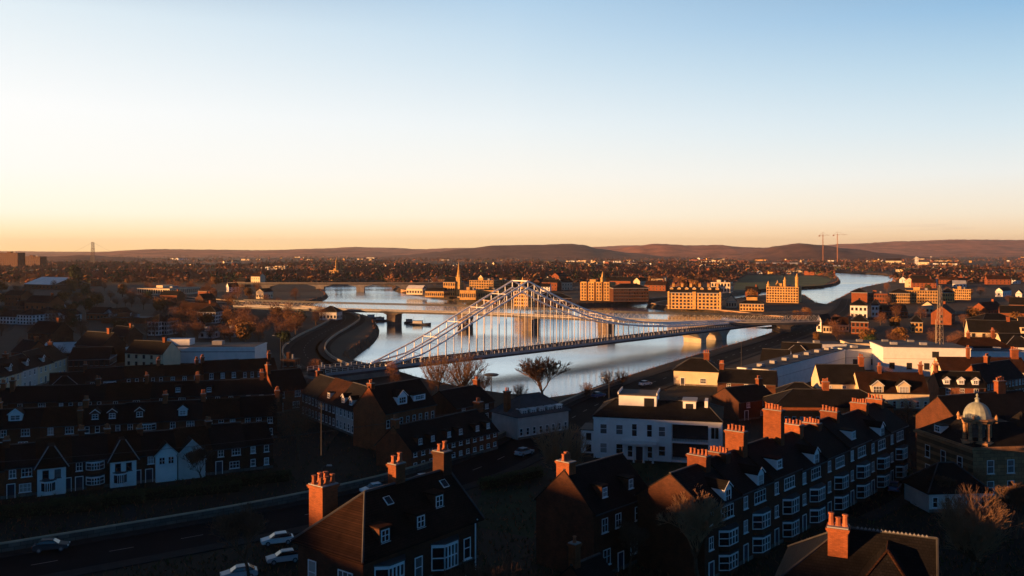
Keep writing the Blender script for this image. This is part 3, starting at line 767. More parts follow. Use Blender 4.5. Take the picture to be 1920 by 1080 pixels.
def curve_bridge(label, pts, zb, zt, wd, pier_s, name, lat=True, pz=CONCD, piert=3.0, arch=False, rail=True):
    pts = resamp(sm(pts, 3), 3.0); r = thing(name, label, 'bridge', (pts[0][0], pts[0][1], 0))
    q = [(x - pts[0][0], y - pts[0][1]) for x, y in pts]
    d = MB(); wall_strip(d, q, 0, wd, zb, zb + 1.1, STEELD); d.build('deck', r)
    if lat:
        t = MB(); t2 = MB()
        for o_ in (-wd/2, wd/2): wall_strip(t2, q, o_, .5, zt - .5, zt, STEELD); wall_strip(t2, q, o_, .5, zb + 1.103, zb + 1.6, STEELG)
        n = len(q)
        for sd_ in (-1, 1):
            off = []
            for i, p in enumerate(q):
                a = q[max(0, i-1)]; b = q[min(n-1, i+1)]; dx, dy = b[0]-a[0], b[1]-a[1]; l = sqrt(dx*dx+dy*dy) or 1
                off.append((p[0] - dy/l*wd/2*sd_, p[1] + dx/l*wd/2*sd_))
            for i in range(n-1):
                (ax, ay), (bx, by) = off[i], off[i+1]; z0, z1 = zb + 1.3, zt - .4
                t.tube((ax, ay, z0), (bx, by, z1), .06, m=STEELG, n=4); t.tube((ax, ay, z1), (bx, by, z0), .06, m=STEELG, n=4); t.tube((ax, ay, z0), (ax, ay, z1), .06, m=STEELG, n=4)
        t2.build('chord_beam', r); t.build('lattice_truss', r)
    elif rail:
        t = MB(); wall_strip(t, q, -wd/2 + .15, .25, zb + 1.103, zb + 2.0, STEELD if not arch else CONCD); wall_strip(t, q, wd/2 - .15, .25, zb + 1.103, zb + 2.0, CONCD); t.build('parapet', r)
    for i in pier_s:
        i = min(max(1, i), len(q) - 2); dx, dy = q[i+1][0]-q[i-1][0], q[i+1][1]-q[i-1][1]; an = atan2(dy, dx); p = MB()
        p.prism([(-piert*(1.9 if arch else 1.15), -wd/2 + .3, zb - .004), (-piert*.62, -wd/2 + .3, zb - (2.2 if arch else 1.0)), (-piert*.55, -wd/2 + .3, -2), (piert*.55, -wd/2 + .3, -2), (piert*.62, -wd/2 + .3, zb - (2.2 if arch else 1.0)), (piert*(1.9 if arch else 1.15), -wd/2 + .3, zb - .004)], (0, wd - .6, 0), pz)
        p.build('pier', r, (q[i][0], q[i][1], 0), an)
    return pts
GB = curve_bridge('long lattice girder bridge with a curved line, crossing behind the white arches', [(-172, 558), (-140, 541), (-101, 524), (-60, 509), (-17.8, 493), (30, 462), (62, 440), (92, 431), (124, 429), (150, 436)], 6.8, 12.0, 9.0, [38, 53, 67, 82, 97, 111], 'girder_bridge', pz=PIERM, piert=4.5)
curve_bridge('low far road bridge with arched piers upstream on the left', [(-300, 940), (-262, 935), (-160, 932), (-60, 945), (20, 990)], 7.6, 9, 9.0, [14, 33, 47, 62, 78, 92], 'road_bridge', lat=False, arch=True, piert=7.0)
# moored barges by the girder bridge pier
def boat(label, px, py, rz, L_=10, col=None):
    col = col or STEELD; x, y = P(px, py, .2); r = thing('moored_boat', label, 'boat', (x, y, 0), rz, 'boats moored by the girder bridge')
    mb = MB(); n = 9; vs = []
    for k in range(n):
        u = -1 + 2*k/(n-1); wd = 1.9 * (1 - max(0, u - .35)**2 * 2.2) * (1 if u > -.9 else .85)
        for yy, zz in ((-wd*.75, -.5), (-wd, 1.0 + max(0, u)**2*.5), (wd, 1.0 + max(0, u)**2*.5), (wd*.75, -.5)): vs.append((u*L_/2, yy, zz))
    fs = [(4*k+q, 4*k+(q+1) % 4, 4*k+4+(q+1) % 4, 4*k+4+q) for k in range(n-1) for q in range(4)] + [(3,2,1,0), tuple(4*(n-1)+q for q in range(4))]
    mb.solid(vs, [f[::-1] for f in fs], col); mb.build('hull', r)
    mb = MB(); mb.taper(-L_*.38, L_*.08, -1.2, 1.2, 1.02, 2.5, .15, PALE); mb.box(-L_*.4, L_*.1, -1.3, 1.3, 2.503, 2.62, LEAD); mb.build('cabin', r)
    mb = MB(); mb.tube((L_*.2, 0, 1.1), (L_*.2, 0, 4.2), .07, m=STEELD, n=5); mb.build('mast', r)
boat('low dark boat moored close to the left bank', 700, 597, .2, 10); boat('dark covered boat moored left of the bridge pier', 718, 602, .1, 11)
boat('small dark boat on the open water right of the bridge pier', 771, 606, -.1, 8); boat('larger dark boat beside the small one, right of the bridge pier', 789, 609, -.15, 12)
# ================================================================== NEAR STREETS
ORD = ['first', 'second', 'third', 'fourth', 'fifth', 'sixth', 'seventh', 'eighth', 'ninth', 'tenth', 'eleventh', 'twelfth']

# ---- the tall corner house in the middle of the bottom edge
def corner_house():
    fa = radians(52); x0, y0 = -12.6, 75.0; w, d, e, rd = 15.0, 8.6, 12.7, 16.9
    r = thing('brick_house', 'tall brick corner house with bow windows and a big lit chimney beside the main road', 'house', (x0, y0, GZ), fa)
    mb = MB(); mb.box(0, w, 0, d, 0, e, BRICK2); mb.box(-.06, w+.06, -.06, d+.06, e-3.6, e-3.4, STONEG); mb.build('wall', r)
    hip_roof(w, d, e, rd, TILE_SHADE, o=.45, inset=4.6, g1=True).build('roof', r)
    g = MB(); g.prism([(w, 0, e+.012), (w, d, e+.012), (w, d/2, rd)], (.44, 0, 0), BRICK2); g.build('gable', r)
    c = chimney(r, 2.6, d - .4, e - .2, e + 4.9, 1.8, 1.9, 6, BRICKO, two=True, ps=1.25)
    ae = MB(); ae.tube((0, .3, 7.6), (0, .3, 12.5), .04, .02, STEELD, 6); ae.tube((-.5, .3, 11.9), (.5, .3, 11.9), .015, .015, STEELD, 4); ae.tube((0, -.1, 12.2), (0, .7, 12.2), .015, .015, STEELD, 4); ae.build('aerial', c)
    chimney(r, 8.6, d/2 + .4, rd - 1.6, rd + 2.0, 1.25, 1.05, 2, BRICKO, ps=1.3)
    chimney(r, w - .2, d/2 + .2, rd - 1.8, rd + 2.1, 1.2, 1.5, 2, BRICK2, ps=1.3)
    sl = (rd - e) / (d/2 + .45)
    for x, z, k in ((3.0, .9, 0), (7.6, 1.0, 0), (11.2, 1.9, 0)):
        yy = (z) / sl - .45; dormer(r, x, e + z - .2, sl, 1.35, 1.45, 'flat', BRICK2, TILE, fy=yy - .1)
    for x, z in ((3.1, 9.1), (10.2, 9.1), (3.1, 5.6), (10.2, 5.6)): bay(r, x, z, 3.5, 2.7, .85, BRICK2, 4, 2, base=z - .6)
    for x, z in ((6.7, 9.4), (13.4, 9.4), (6.7, 5.9), (13.4, 5.9)): window(r, x, z, 1.0, 2.0, 1, 2)
    window(r, 0, 9.3, 1.1, 2.2, 1, 2, y=6.6, rz=-pi/2); window(r, 0, 9.3, 1.9, 2.2, 3, 2, y=2.2, rz=-pi/2); window(r, 0, 5.6, 1.1, 2.2, 1, 2, y=6.6, rz=-pi/2)
    pipe = MB(); pipe.tube((w-.5, -.14, 0), (w-.5, -.14, e), .07, m=FRAME, n=8); pipe.tube((w-.5, -.14, e), (w-.5, -.4, e+.3), .07, m=FRAME, n=8); pipe.build('drainpipe', r)
    sk = MB(); sk.box(-.4, .4, -.05, .05, 0, .9, FRAME); sk.box(-.33, .33, -.07, -.051, .06, .84, GLASS)
    for x in (6.0, 13.6):
        z = 2.4; o = sk.build('skylight', r, (x, (rd - e - z*0 - 1.2)/sl - .45 - .15, e + rd - e - 1.1)); o.rotation_euler = (-radians(90) + math.atan(sl) + radians(0), 0, 0)
    door(r, 6.8, 1.1, 2.4)
corner_house()

# ---- roof at the lower right, with its lone lit chimney
def corner_roof():
    fa = radians(-25); w, d, e, rd = 11.2, 9.4, 12.4, 16.2
    x, y = 21.0, 70.5
    r = thing('brick_house', 'tiled-roof house with one lit chimney, the nearest roof beside the round bare tree', 'house', (x, y, GZ), fa)
    mb = MB(); mb.box(0, w, 0, d, 0, e, BRICK2); mb.prism([(w-.02, 0, e), (w-.02, d, e), (w-.02, d/2, rd)], (.018, 0, 0), BRICK2); mb.build('wall', r)
    rf = hip_roof(w, d, e, rd, SLATE, o=.4, g1=True).build('roof', r)  # slate colour in place of tile, darkening the roof as if shaded
    wg = MB(); wg.box(5.6, 10.8, -1.4, -.004, 0, e - .15, BRICK2); wg.build('front_wing', r)
    wr = MB(); ax, ay, zt = 8.1, 1.7, rd - .35; z0 = e - .1
    B = [(5.0, -1.9, z0), (11.3, -1.9, z0), (11.3, 3.0, z0 + .9), (5.0, 3.0, z0 + .9)]
    wr.solid(B + [(ax, ay, zt), (ax, 5.0, zt)], [(3,2,1,0), (0,1,4), (1,2,5,4), (3,0,4,5), (2,3,5)], SLATE)  # same dark stand-in for shade on the wing roof
    for p in (B[0], B[1]): wr.tube(p, (ax, ay, zt + .03), .12, m=TILE, n=5)
    wr.tube((ax, ay, zt + .03), (ax, 5, zt + .03), .12, m=TILE, n=5); wr.build('wing_roof', r)
    chimney(r, 4.4, d/2 - 1.7, rd - 2.2, rd + .8, 1.5, 1.3, 3, BRICKO, ps=1.2)
    rt = MB()
    for i in range(18): rt.prism([(5.6 + i*.3, d/2 - .1, rd + .2), (5.75 + i*.3, d/2 - .1, rd + .42), (5.9 + i*.3, d/2 - .1, rd + .2)], (0, .1, 0), LEADW)
    rt.build('ridge_crest', r)
    window(r, w, 9.2, 1.2, 2.2, 1, 2, y=2.0, rz=pi/2); window(r, w, 9.2, 1.2, 2.2, 1, 2, y=6.6, rz=pi/2)
    window(r, 8.2, 9.2, 1.6, 2, 2, 2, y=-1.4)
corner_roof()

# ---- gabled house with the brightest lit chimney, left of the long terrace
def chimney_house():
    fa = radians(47); w, d, e, rd = 12.0, 9.0, 8.2, 12.4
    r = thing('brick_house', 'narrow brick gabled house with a bright orange lit chimney, beside the long terrace end', 'house', (9.6, 104.6, GZ), fa)
    gable_walls(w, d, e, rd, BRICK2).build('wall', r); gable_roof(w, d, e, rd, SLATE).build('roof', r)
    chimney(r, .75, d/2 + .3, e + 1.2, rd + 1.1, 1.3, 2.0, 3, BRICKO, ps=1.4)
    sl = (rd - e)/(d/2)
    for x in (3.2, 8.6): dormer(r, x, e + .9, sl, 1.2, 1.5, 'flat', BRICK2, SLATE, fy=.75)
    for x in (2.2, 4.9, 9.0, 11.0): window(r, x, 5.4, 1.15, 1.7, 2, 2)
    for x in (2.6, 8.2): window(r, x, 1.4, 1.4, 1.9, 2, 2)
    door(r, 5.4)
    x, y = P(1098, 1040); r2 = thing('brick_outhouse', 'small low brick outhouse with a stub chimney catching the sun, before the gabled house', 'outhouse', (7.6, 91.0, GZ), fa)
    gable_walls(5, 4, 4.4, 6.2, BRICK2).build('wall', r2); gable_roof(5, 4, 4.4, 6.2, SLATE).build('roof', r2)
    chimney(r2, .6, 2.0, 5.0, 8.6, .9, .9, 1, BRICKO); door(r2, 2.5)
chimney_house()

# ---- long bay-fronted terrace on the right
def long_terrace():
    fa = radians(47.5); x, y = 22.6, 104.0; n = 8; w = 8.5
    feats = ['end house with a blank gable wall, half hidden by the big bare tree', 'house with arched attic windows next to the terrace end', 'house with white bow windows, third from the gable end',
             'house with cream oriel windows below the tallest pair of chimneys', 'house with tall paned bays behind the dark chimney stack', 'house with a wide flat bay, left of the pointed attic dormer',
             'house with a pointed white attic dormer, second from the far end', 'house at the far end of the long terrace, beside the side street']
    for i in range(n):
        X, Y = x + cos(fa)*w*i, y + sin(fa)*w*i; e = 8.8 + (i % 3)*.2; rd = 12.1 + (i % 3)*.2
        r = house(('brown terrace ' + feats[i]), X, Y, fa, w, 9.5, e, rd, BRICK2, SLATE, 'terraced_house', 'terraced house', 'brown brick houses of the long terrace', 3, 'tallbay')
        sl = (rd - e) / 4.75
        if i in (0, 1, 3, 6): dormer(r, w*.62, e - .5, sl, 1.7, 2.0, 'gable', FRAME, SLATE, fy=-.12)
        elif i in (2, 5): dormer(r, w*.4, e + .5, sl, 1.6, 1.4, 'flat', FRAME, SLATE, fy=.5)
        for k, (sx_, zt, m_) in enumerate(((6.7, 16.4, BRICK), (11.8, 15.9, BRICK), (16.4, 18.0, BRICKO), (27.4, 19.4, BRICKO), (33.8, 16.4, BRICKO), (40.2, 15.7, BRICK), (47.0, 16.6, BRICK), (59.2, 16.4, BRICKO), (66.4, 16.2, BRICKO))):
            if int(sx_ // 8.5) == i:
                c = chimney(r, sx_ - 8.5*i, 4.75, rd - 2.2, zt - GZ, 1.15, 2.7, 5 + k % 2, m_)
                ps_ = [q for q in c.children]
                for j, q in enumerate(ps_): q.location = (0, -1.1 + 2.2*j/(len(ps_)-1), q.location.z)
    # rear wing tails of the long back range
long_terrace()

LOGGIA_SHADE = mat('loggia_shade_wall', (.03, .03, .032), var=.2)  # near-black back wall, standing in for the shade inside the recess
# ---- white two-storey house with flat penthouse
def white_house():
    fa = radians(-14); x, y = P(1113, 858); w, d, e, rd = 23.6, 15.0, 7.7, 10.0
    r = thing('white_house', 'large white rendered house with dark recessed balconies and a porch beside the main road', 'house', (x, y, GZ), fa)
    mb = MB(); bx0, bx1 = 14.6, 21.2
    mb.box(0, bx0, 0, d, 0, e, WHITE); mb.box(bx1, w, 0, d, 0, e, WHITE); mb.box(bx0+.001, bx1-.001, 2.6, d, 0, e, LOGGIA_SHADE); mb.box(bx0+.002, bx1-.002, .003, 2.597, e-.7, e-.002, WHITE); mb.box(bx0+.002, bx1-.002, .003, 2.597, 3.55, 3.85, WHITE)
    mb.box(-.12, w+.12, -.12, -.003, e-.28, e+.05, WHITE); mb.box(bx0+.05, bx1-.05, .05, 2.5, 0.0, .4, WHITE); mb.build('wall', r)
    hip_roof(w, d, e + .05, rd, SLATE, o=.25, inset=3.5).build('roof', r)
    for x_ in (1.9, 4.9): window(r, x_, 4.6, 1.35, 1.9, 1, 2); window(r, x_, 1.0, 1.35, 1.9, 1, 2)
    for x_ in (7.6, 10.4): window(r, x_ + .1, 4.4, 1.05, 2.4, 1, 2)
    window(r, 13.0 - .2, 4.6, 1.3, 1.9, 1, 2); window(r, 13.0 - .2, 1.0, 1.3, 1.9, 1, 2)
    for z in (1.0, 4.6): window(r, 22.4, z, 1.5, 2.2, 2, 1, fm=WHITE)
    po = MB(); po.box(5.9, 11.6, -2.2, -.004, 3.1, 3.4, WHITE); po.box(5.6, 11.9, -2.5, -.004, 3.403, 3.6, WHITE)
    for q in (6.1, 7.8, 9.6, 11.3): po.lathe([(.22, 0), (.22, .2), (.16, .3), (.14, 2.8), (.2, 2.95), (.2, 3.095)], WHITE, 10, (q, -2.0))
    po.build('porch', r); door(r, 8.7, 1.4, 2.5); window(r, 6.9, .5, 1.0, 2.2, 1, 2); window(r, 10.6, .5, 1.0, 2.2, 1, 2)
    ph = MB(); ph.box(4.2, 11.4, 4.6, 11.0, e+.5, e+3.6, WHITE); ph.box(4.0, 11.6, 4.4, 11.2, e+3.603, e+3.8, LEAD)
    for a in ((4.0, 4.2), (11.4, 11.6)): ph.box(a[0]+.001, a[1]-.001, 4.401, 11.199, e+3.803, e+4.25, WHITE)
    pho = ph.build('penthouse', r); plain_win(pho, 10.0, e+1.1, 1.9, 2.1, 4.6)
    dm = MB(); dm.box(16.4, 18.8, 4.4, 8.5, e+.6, e+2.9, WHITE); dm.box(16.2, 19.0, 4.2, 8.7, e+2.903, e+3.1, LEADW); do = dm.build('dormer', r); plain_win(do, 17.6, e+1.1, 1.4, 1.4, 4.4)
    dm = MB(); dm.box(20.4, 21.0, 5.0, 9.0, e+.4, e+3.0, WHITE); dm.build('parapet_wall', r)
    an = MB(); an.box(-3.0, -.02, 3.5, 10, 0, 4.4, WHITE); an.box(-3.2, -.02, 3.3, 10.2, 4.403, 4.6, LEAD); ao = an.build('annexe', r); plain_win(ao, -1.5, 2.6, 1.0, 1.3, 3.5); plain_win(ao, -1.5, .4, 1.0, 1.3, 3.5)
    ra = MB()
    for z in (.42, 3.9):
        ra.box(bx0+.1, bx1-.1, .06, .1, z+.95, z+1.0, STEELD)
        for k in range(22): ra.box(bx0+.15+k*.29, bx0+.18+k*.29, .07, .09, z, z+.95, STEELD)
    ra.build('balcony_rail', r)
white_house()

# ---- rows of terraces at the left
def terrace(px0, D0, px1, units, fam, grp, default=None):
    """units from left to right between two ground points: (width, style, wall, roof, label, extras)"""
    (x0, y0), (x1, y1) = D0, px1; L_ = sqrt((x1-x0)**2 + (y1-y0)**2); fa = atan2(y1-y0, x1-x0); tot = sum(u[0] for u in units); s = 0
    for i, u in enumerate(units):
        w = u[0] * L_ / tot; X, Y = x0 + cos(fa)*s, y0 + sin(fa)*s; s += w
        e, rd = u[5] if len(u) > 5 and u[5] else default[0]
        jr = random.Random(i*7 + int(x0)); e += jr.uniform(-.18, .18); rd += jr.uniform(-.25, .25)
        r = house(u[4], X, Y, fa, w, default[1], e, rd, u[2], (TILE if jr.random() < .35 else u[3]), 'terraced_house', 'terraced house', grp, default[2] if len(default) > 2 else 2, u[1])
        sl = (rd - e)/(default[1]/2)
        for ex in (u[6] if len(u) > 6 else ()):
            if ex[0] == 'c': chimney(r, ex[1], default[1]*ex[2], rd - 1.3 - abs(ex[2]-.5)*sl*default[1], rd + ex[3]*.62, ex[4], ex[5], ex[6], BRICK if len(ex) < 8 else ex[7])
            elif ex[0] == 'd': dormer(r, w*ex[1], e + ex[2], sl, ex[3], 1.35, ex[4], ex[5] if len(ex) > 5 else BRICK2, SLATE, fy=ex[2]/sl - .1)
            elif ex[0] == 'g': gable_wing(r, w*ex[1], ex[2], .9, e, e + ex[2]*.5, ex[3], SLATE, back=3.2, wins=ex[4])
fam = 'front left terrace'
ga = lambda px, D: ((px - 960)/F*D, D)
gA = 'houses of the terrace facing the main road'
terrace(0, ga(-75, 137), ga(512, 160), [
    (8.2, 'plain', BRICK, SLATE, 'dark red brick house at the left end of the row nearest the main road', (4.7, 7.7), [('c', .2, .5, 1.8, 1.0, 1.4, 3)]),
    (6.0, 'plain', BRICK, SLATE, 'red brick house with white-framed windows left of the first white gable', (4.7, 7.7), [('c', .2, .5, 1.6, .9, 1.4, 3)]),
    (7.2, 'gable', BRICK2, SLATE, 'house with the leftmost wide white gable in the row nearest the road', (4.9, 8.0), [('c', 6.8, .55, 1.6, .9, 1.4, 3)]),
    (7.4, 'bay', BRICK2, SLATE, 'dark brick house with a white ground-floor bay between the two white gables', (4.9, 8.0), []),
    (7.0, 'gable', BRICK2, SLATE, 'house with a broad white gable at the head of the garden path', (4.9, 8.0), [('c', .1, .55, 1.4, .9, 1.4, 3)]),
    (7.6, 'plain', BRICK2, SLATE, 'dark house with a narrow white gabled attic and a white string course', (4.7, 7.7), [('g', .68, 3.4, WHITE, 2), ('c', .1, .5, 1.5, .9, 1.4, 3)]),
    (8.0, 'plain', BRICK2, SLATE, 'dark gabled house hidden behind bare twigs in the row nearest the road', (4.6, 7.6), [('g', .4, 4.4, PALE, 1)]),
    (8.0, 'plain', BRICK2, SLATE, 'dark house with two wide white windows, last but one in the front row', (4.6, 7.6), [('c', .1, .5, 1.5, .9, 1.4, 3)]),
    (6.5, 'strips', BRICK2, SLATE, 'dark end house of the front row with a pale right-hand corner', (4.6, 7.6), [])], fam, gA, ((4.7, 7.7), 9.0))
gB = 'houses of the second left terrace'
terrace(0, ga(-110, 168), ga(520, 186), [
    (9, 'plain', BRICK2, SLATE, 'dark house at the left frame edge of the second terrace', None, [('c', .1, .5, 2.4, .9, 1.4, 3, BRICKO)]),
    (9, 'plain', BRICK2, SLATE, 'dark house with a white-capped dormer at the left end of the second terrace', None, [('d', .45, 1.0, 2.4, 'gable', WHITE), ('c', .1, .6, 2.4, .9, 1.3, 3, BRICKO)]),
    (8, 'plain', BRICK, SLATE, 'red brick house beside a glowing orange chimney in the second terrace', None, [('c', 7.2, -.02, .2, .8, 1.0, 2, BRICKO)]),
    (8, 'strips', BRICK2, SLATE, 'house with two dark attic dormers in the middle of the second terrace', None, [('d', .3, .7, 1.6, 'gable'), ('d', .72, .7, 1.6, 'gable'), ('c', .1, .5, 2.2, .9, 1.3, 3, BRICKO)]),
    (8, 'bay', BRICK2, SLATE, 'house with one arched attic dormer and a wide bay in the second terrace', None, [('d', .4, .7, 1.6, 'gable')]),
    (8, 'plain', BRICK2, SLATE, 'dark house with a single dormer and pale upper windows in the second terrace', None, [('d', .5, .6, 1.7, 'gable', WHITE), ('c', .1, .5, 2.6, .9, 1.3, 3, BRICKO)]),
    (8, 'three', BRICK2, SLATE, 'plain dark house near the right end of the second terrace', None, [('c', .1, .5, 2.4, .9, 1.3, 3, BRICKO)]),
    (8, 'three', BRICK2, SLATE, 'last house on the right of the second terrace, next to the brown tree', None, [('c', 7.6, .5, 2.0, .9, 1.3, 3, BRICKO)])], fam, gB, ((4.9, 7.9), 9.0))
gC = 'houses of the third left terrace'
terrace(0, ga(-90, 196), ga(530, 214), [
    (10, 'plain', BRICK2, SLATE, 'dark house at the left end of the third terrace', None, [('c', 9, .5, 2.2, .9, 1.3, 3, BRICKO)]),
    (9, 'plain', BRICK2, SLATE, 'long-roofed dark house with a lit eave in the third terrace', None, [('c', .1, .4, 2.8, .9, 1.3, 3, BRICKO)]),
    (9, 'strips', BRICK2, SLATE, 'dark house with a pale strip of upper windows in the third terrace', None, [('c', 8.0, .5, 2.4, .9, 1.2, 2, BRICKO)]),
    (9, 'plain', BRICK2, SLATE, 'dark house left of the tall thin chimney in the third terrace', None, [('c', 8.6, .5, 3.0, .7, 1.2, 2, BRICKO)]),
    (9, 'plain', BRICK2, SLATE, 'dark house with one lone roof window in the third terrace', None, [('d', .6, .7, 1.4, 'flat')]),
    (9, 'three', BRICK2, SLATE, 'house with small white windows, second from the right in the third terrace', None, [('d', .3, .6, 1.4, 'flat'), ('c', .1, .5, 2.8, .9, 1.3, 3, BRICKO)]),
    (9, 'three', BRICK2, SLATE, 'house at the right end of the third terrace with a tall lit chimney', None, [('c', 5.0, .5, 2.8, .9, 1.3, 3, BRICKO)])], fam, gC, ((5.0, 7.9), 9.0))
gD = 'houses of the fourth left terrace'
terrace(0, ga(92, 230), ga(520, 256), [
    (7.5, 'gable', PALE, SLATE, 'house with a low white side wall at the left end of the fourth terrace', (4.2, 7.0), []),
    (8.5, 'bay', BRICK2, SLATE, 'house with tall white bay windows in the fourth terrace', None, [('c', .1, .5, 2.0, .9, 1.3, 3)]),
    (9, 'strips', BRICK2, SLATE, 'house with a row of five small white windows in the fourth terrace', None, [('c', 8.8, .5, 2.4, .9, 1.3, 3)]),
    (9, 'three', BRICK, SLATE, 'house with two pairs of bright windows in the middle of the fourth terrace', None, [('c', 8.8, .5, 2.2, .9, 1.3, 3)]),
    (9, 'three', BRICK2, SLATE, 'taller brown house with a sloping lit gable edge in the fourth terrace', (5.4, 7.9), [('c', .2, .5, 2.2, .9, 1.3, 3)]),
    (9, 'strips', BRICK2, SLATE, 'right end house of the fourth terrace below the long pale shed', (5.2, 7.7), [('c', 8.6, .5, 2.6, .9, 1.3, 3)])], fam, gD, ((5.0, 7.4), 9.0))
gE = 'cream houses of the terrace at the left edge'
terrace(0, ga(-30, 226), (-139.5, 278), [
    (9, 'three', CREAM, SLATE, 'cream terraced house nearest the viewer at the left frame edge', None, [('d', .5, .6, 1.5, 'gable', PALE)]),
    (9, 'three', CREAM, SLATE, 'cream terraced house with a white dormer, second up the left-edge terrace', None, [('d', .5, .6, 1.5, 'gable', PALE)]),
    (9, 'three', PALE, SLATE, 'pale grey terraced house, third up the left-edge terrace', None, [('d', .5, .6, 1.5, 'gable', PALE), ('c', .1, .5, 2, .9, 1.3, 3)]),
    (9, 'three', CREAM, SLATE, 'cream terraced house, fourth up the left-edge terrace', None, [('d', .5, .6, 1.5, 'gable', PALE)]),
    (9, 'three', CREAM, SLATE, 'cream house at the far end of the left-edge terrace', None, [('c', 8.6, .5, 2, .9, 1.3, 3)])], fam, gE, ((6.0, 9.6), 8.5))

# ---- houses between the left rows and the bridge foot
gM = 'houses of the row running down from the bridge foot'
terrace(0, (-50.0, 211), (-27.5, 178.5), [
    (9, 'strips', BRICK2, SLATE, 'dark terraced house at the river end of the row below the bridge foot', None, [('c', .2, .5, 1.6, .9, 1.3, 2)]),
    (9, 'strips', BRICK2, SLATE, 'terraced house with a pale blank gable corner, in the row below the bridge foot', None, [('d', .5, .6, 1.4, 'flat', PALE)]),
    (9, 'strips', PALE, SLATE, 'terraced house with tall white strip windows in the row below the bridge foot', None, [('d', .3, .6, 1.4, 'gable', WHITE), ('d', .7, .6, 1.4, 'gable', WHITE)]),
    (9, 'strips', BRICK2, SLATE, 'terraced house with pale dormers, next to the lit gable house', None, [('d', .3, .6, 1.4, 'gable', WHITE), ('d', .7, .6, 1.4, 'gable', WHITE)])], fam, gM, ((5.6, 9.6), 8.5))
r = house('three-storey brick house with a sunlit gable edge and a white pointed dormer', -24.8, 172.6, radians(52), 14.5, 9, 7.6, 12.2, BRICKO, SLATE, 'brick_house', 'house', None, 2, 'strips', chim=[(.6, 4.5, 10.2, 13.0, .9, 1.2, 2)], cm=BRICKO)
sl = 4.6/4.5
dormer(r, 5.6, 8.5, sl, 2.6, 1.6, 'gable', FRAME, SLATE, fy=.7, nx=3); dormer(r, 10.6, 8.6, sl, 3.4, 1.2, 'flat', FRAME, SLATE, fy=.8, nx=5)
gN = 'low houses of the terrace along the main road'
terrace(0, (-17.8, 156.5), (-2.8, 175.5), [
    (8, 'strips', BRICK, SLATE, 'low terraced house with a lit corner chimney at the near end of the roadside terrace', None, [('c', .5, .5, 2.2, 1.0, 1.2, 2, BRICKO), ('d', .35, .5, 1.2, 'flat'), ('d', .75, .5, 1.2, 'flat')]),
    (8, 'strips', BRICK, SLATE, 'low terraced house with tiny dormers in the middle of the roadside terrace', None, [('d', .3, .5, 1.2, 'flat'), ('d', .7, .5, 1.2, 'flat')]),
    (8, 'strips', BRICK, SLATE, 'low terraced house with a pale gable end at the far end of the roadside terrace', None, [('d', .3, .5, 1.2, 'flat'), ('d', .7, .5, 1.2, 'flat'), ('c', 7.4, .5, 2.6, 1.2, 1.6, 3, BRICKO)])], fam, gN, ((3.8, 7.4), 9.0))
r = house('grey pub-like building with a glazed skylight roof beside the road bend', 1.2, 183.5, radians(38), 14, 9, 4.6, 8.2, PALE, LEAD, 'roadside_building', 'building', None, 1, 'strips', hip='h', chim=[(-.5+1.2, 4.5, 5.0, 9.6, 1.0, 1.2, 2)], cm=BRICKO)
for i in range(5): dormer(r, 2 + i*2.4, 4.9, .8, 1.7, 1.1, 'flat', PALE, PALEROOF, fy=.3)
r = house('dark gabled house with a lit end wall at the edge of the brown tree', -57.5, 214, radians(40), 9, 8, 5.4, 9.6, BRICKO, SLATE, 'brick_house', 'house', None, 2, 'plain', chim=[(.4, 4, 8.4, 11.4, .9, 1.3, 2)], cm=BRICKO)
r = house('dark broad-roofed building behind the sunlit gable house', -12.5, 196, radians(50), 13, 10, 4.4, 7.6, BRICK2, SLATE, 'brick_house', 'house', None, 2, 'three', chim=[(12.4, 5, 6.8, 9.0, 1.0, 1.3, 2)])

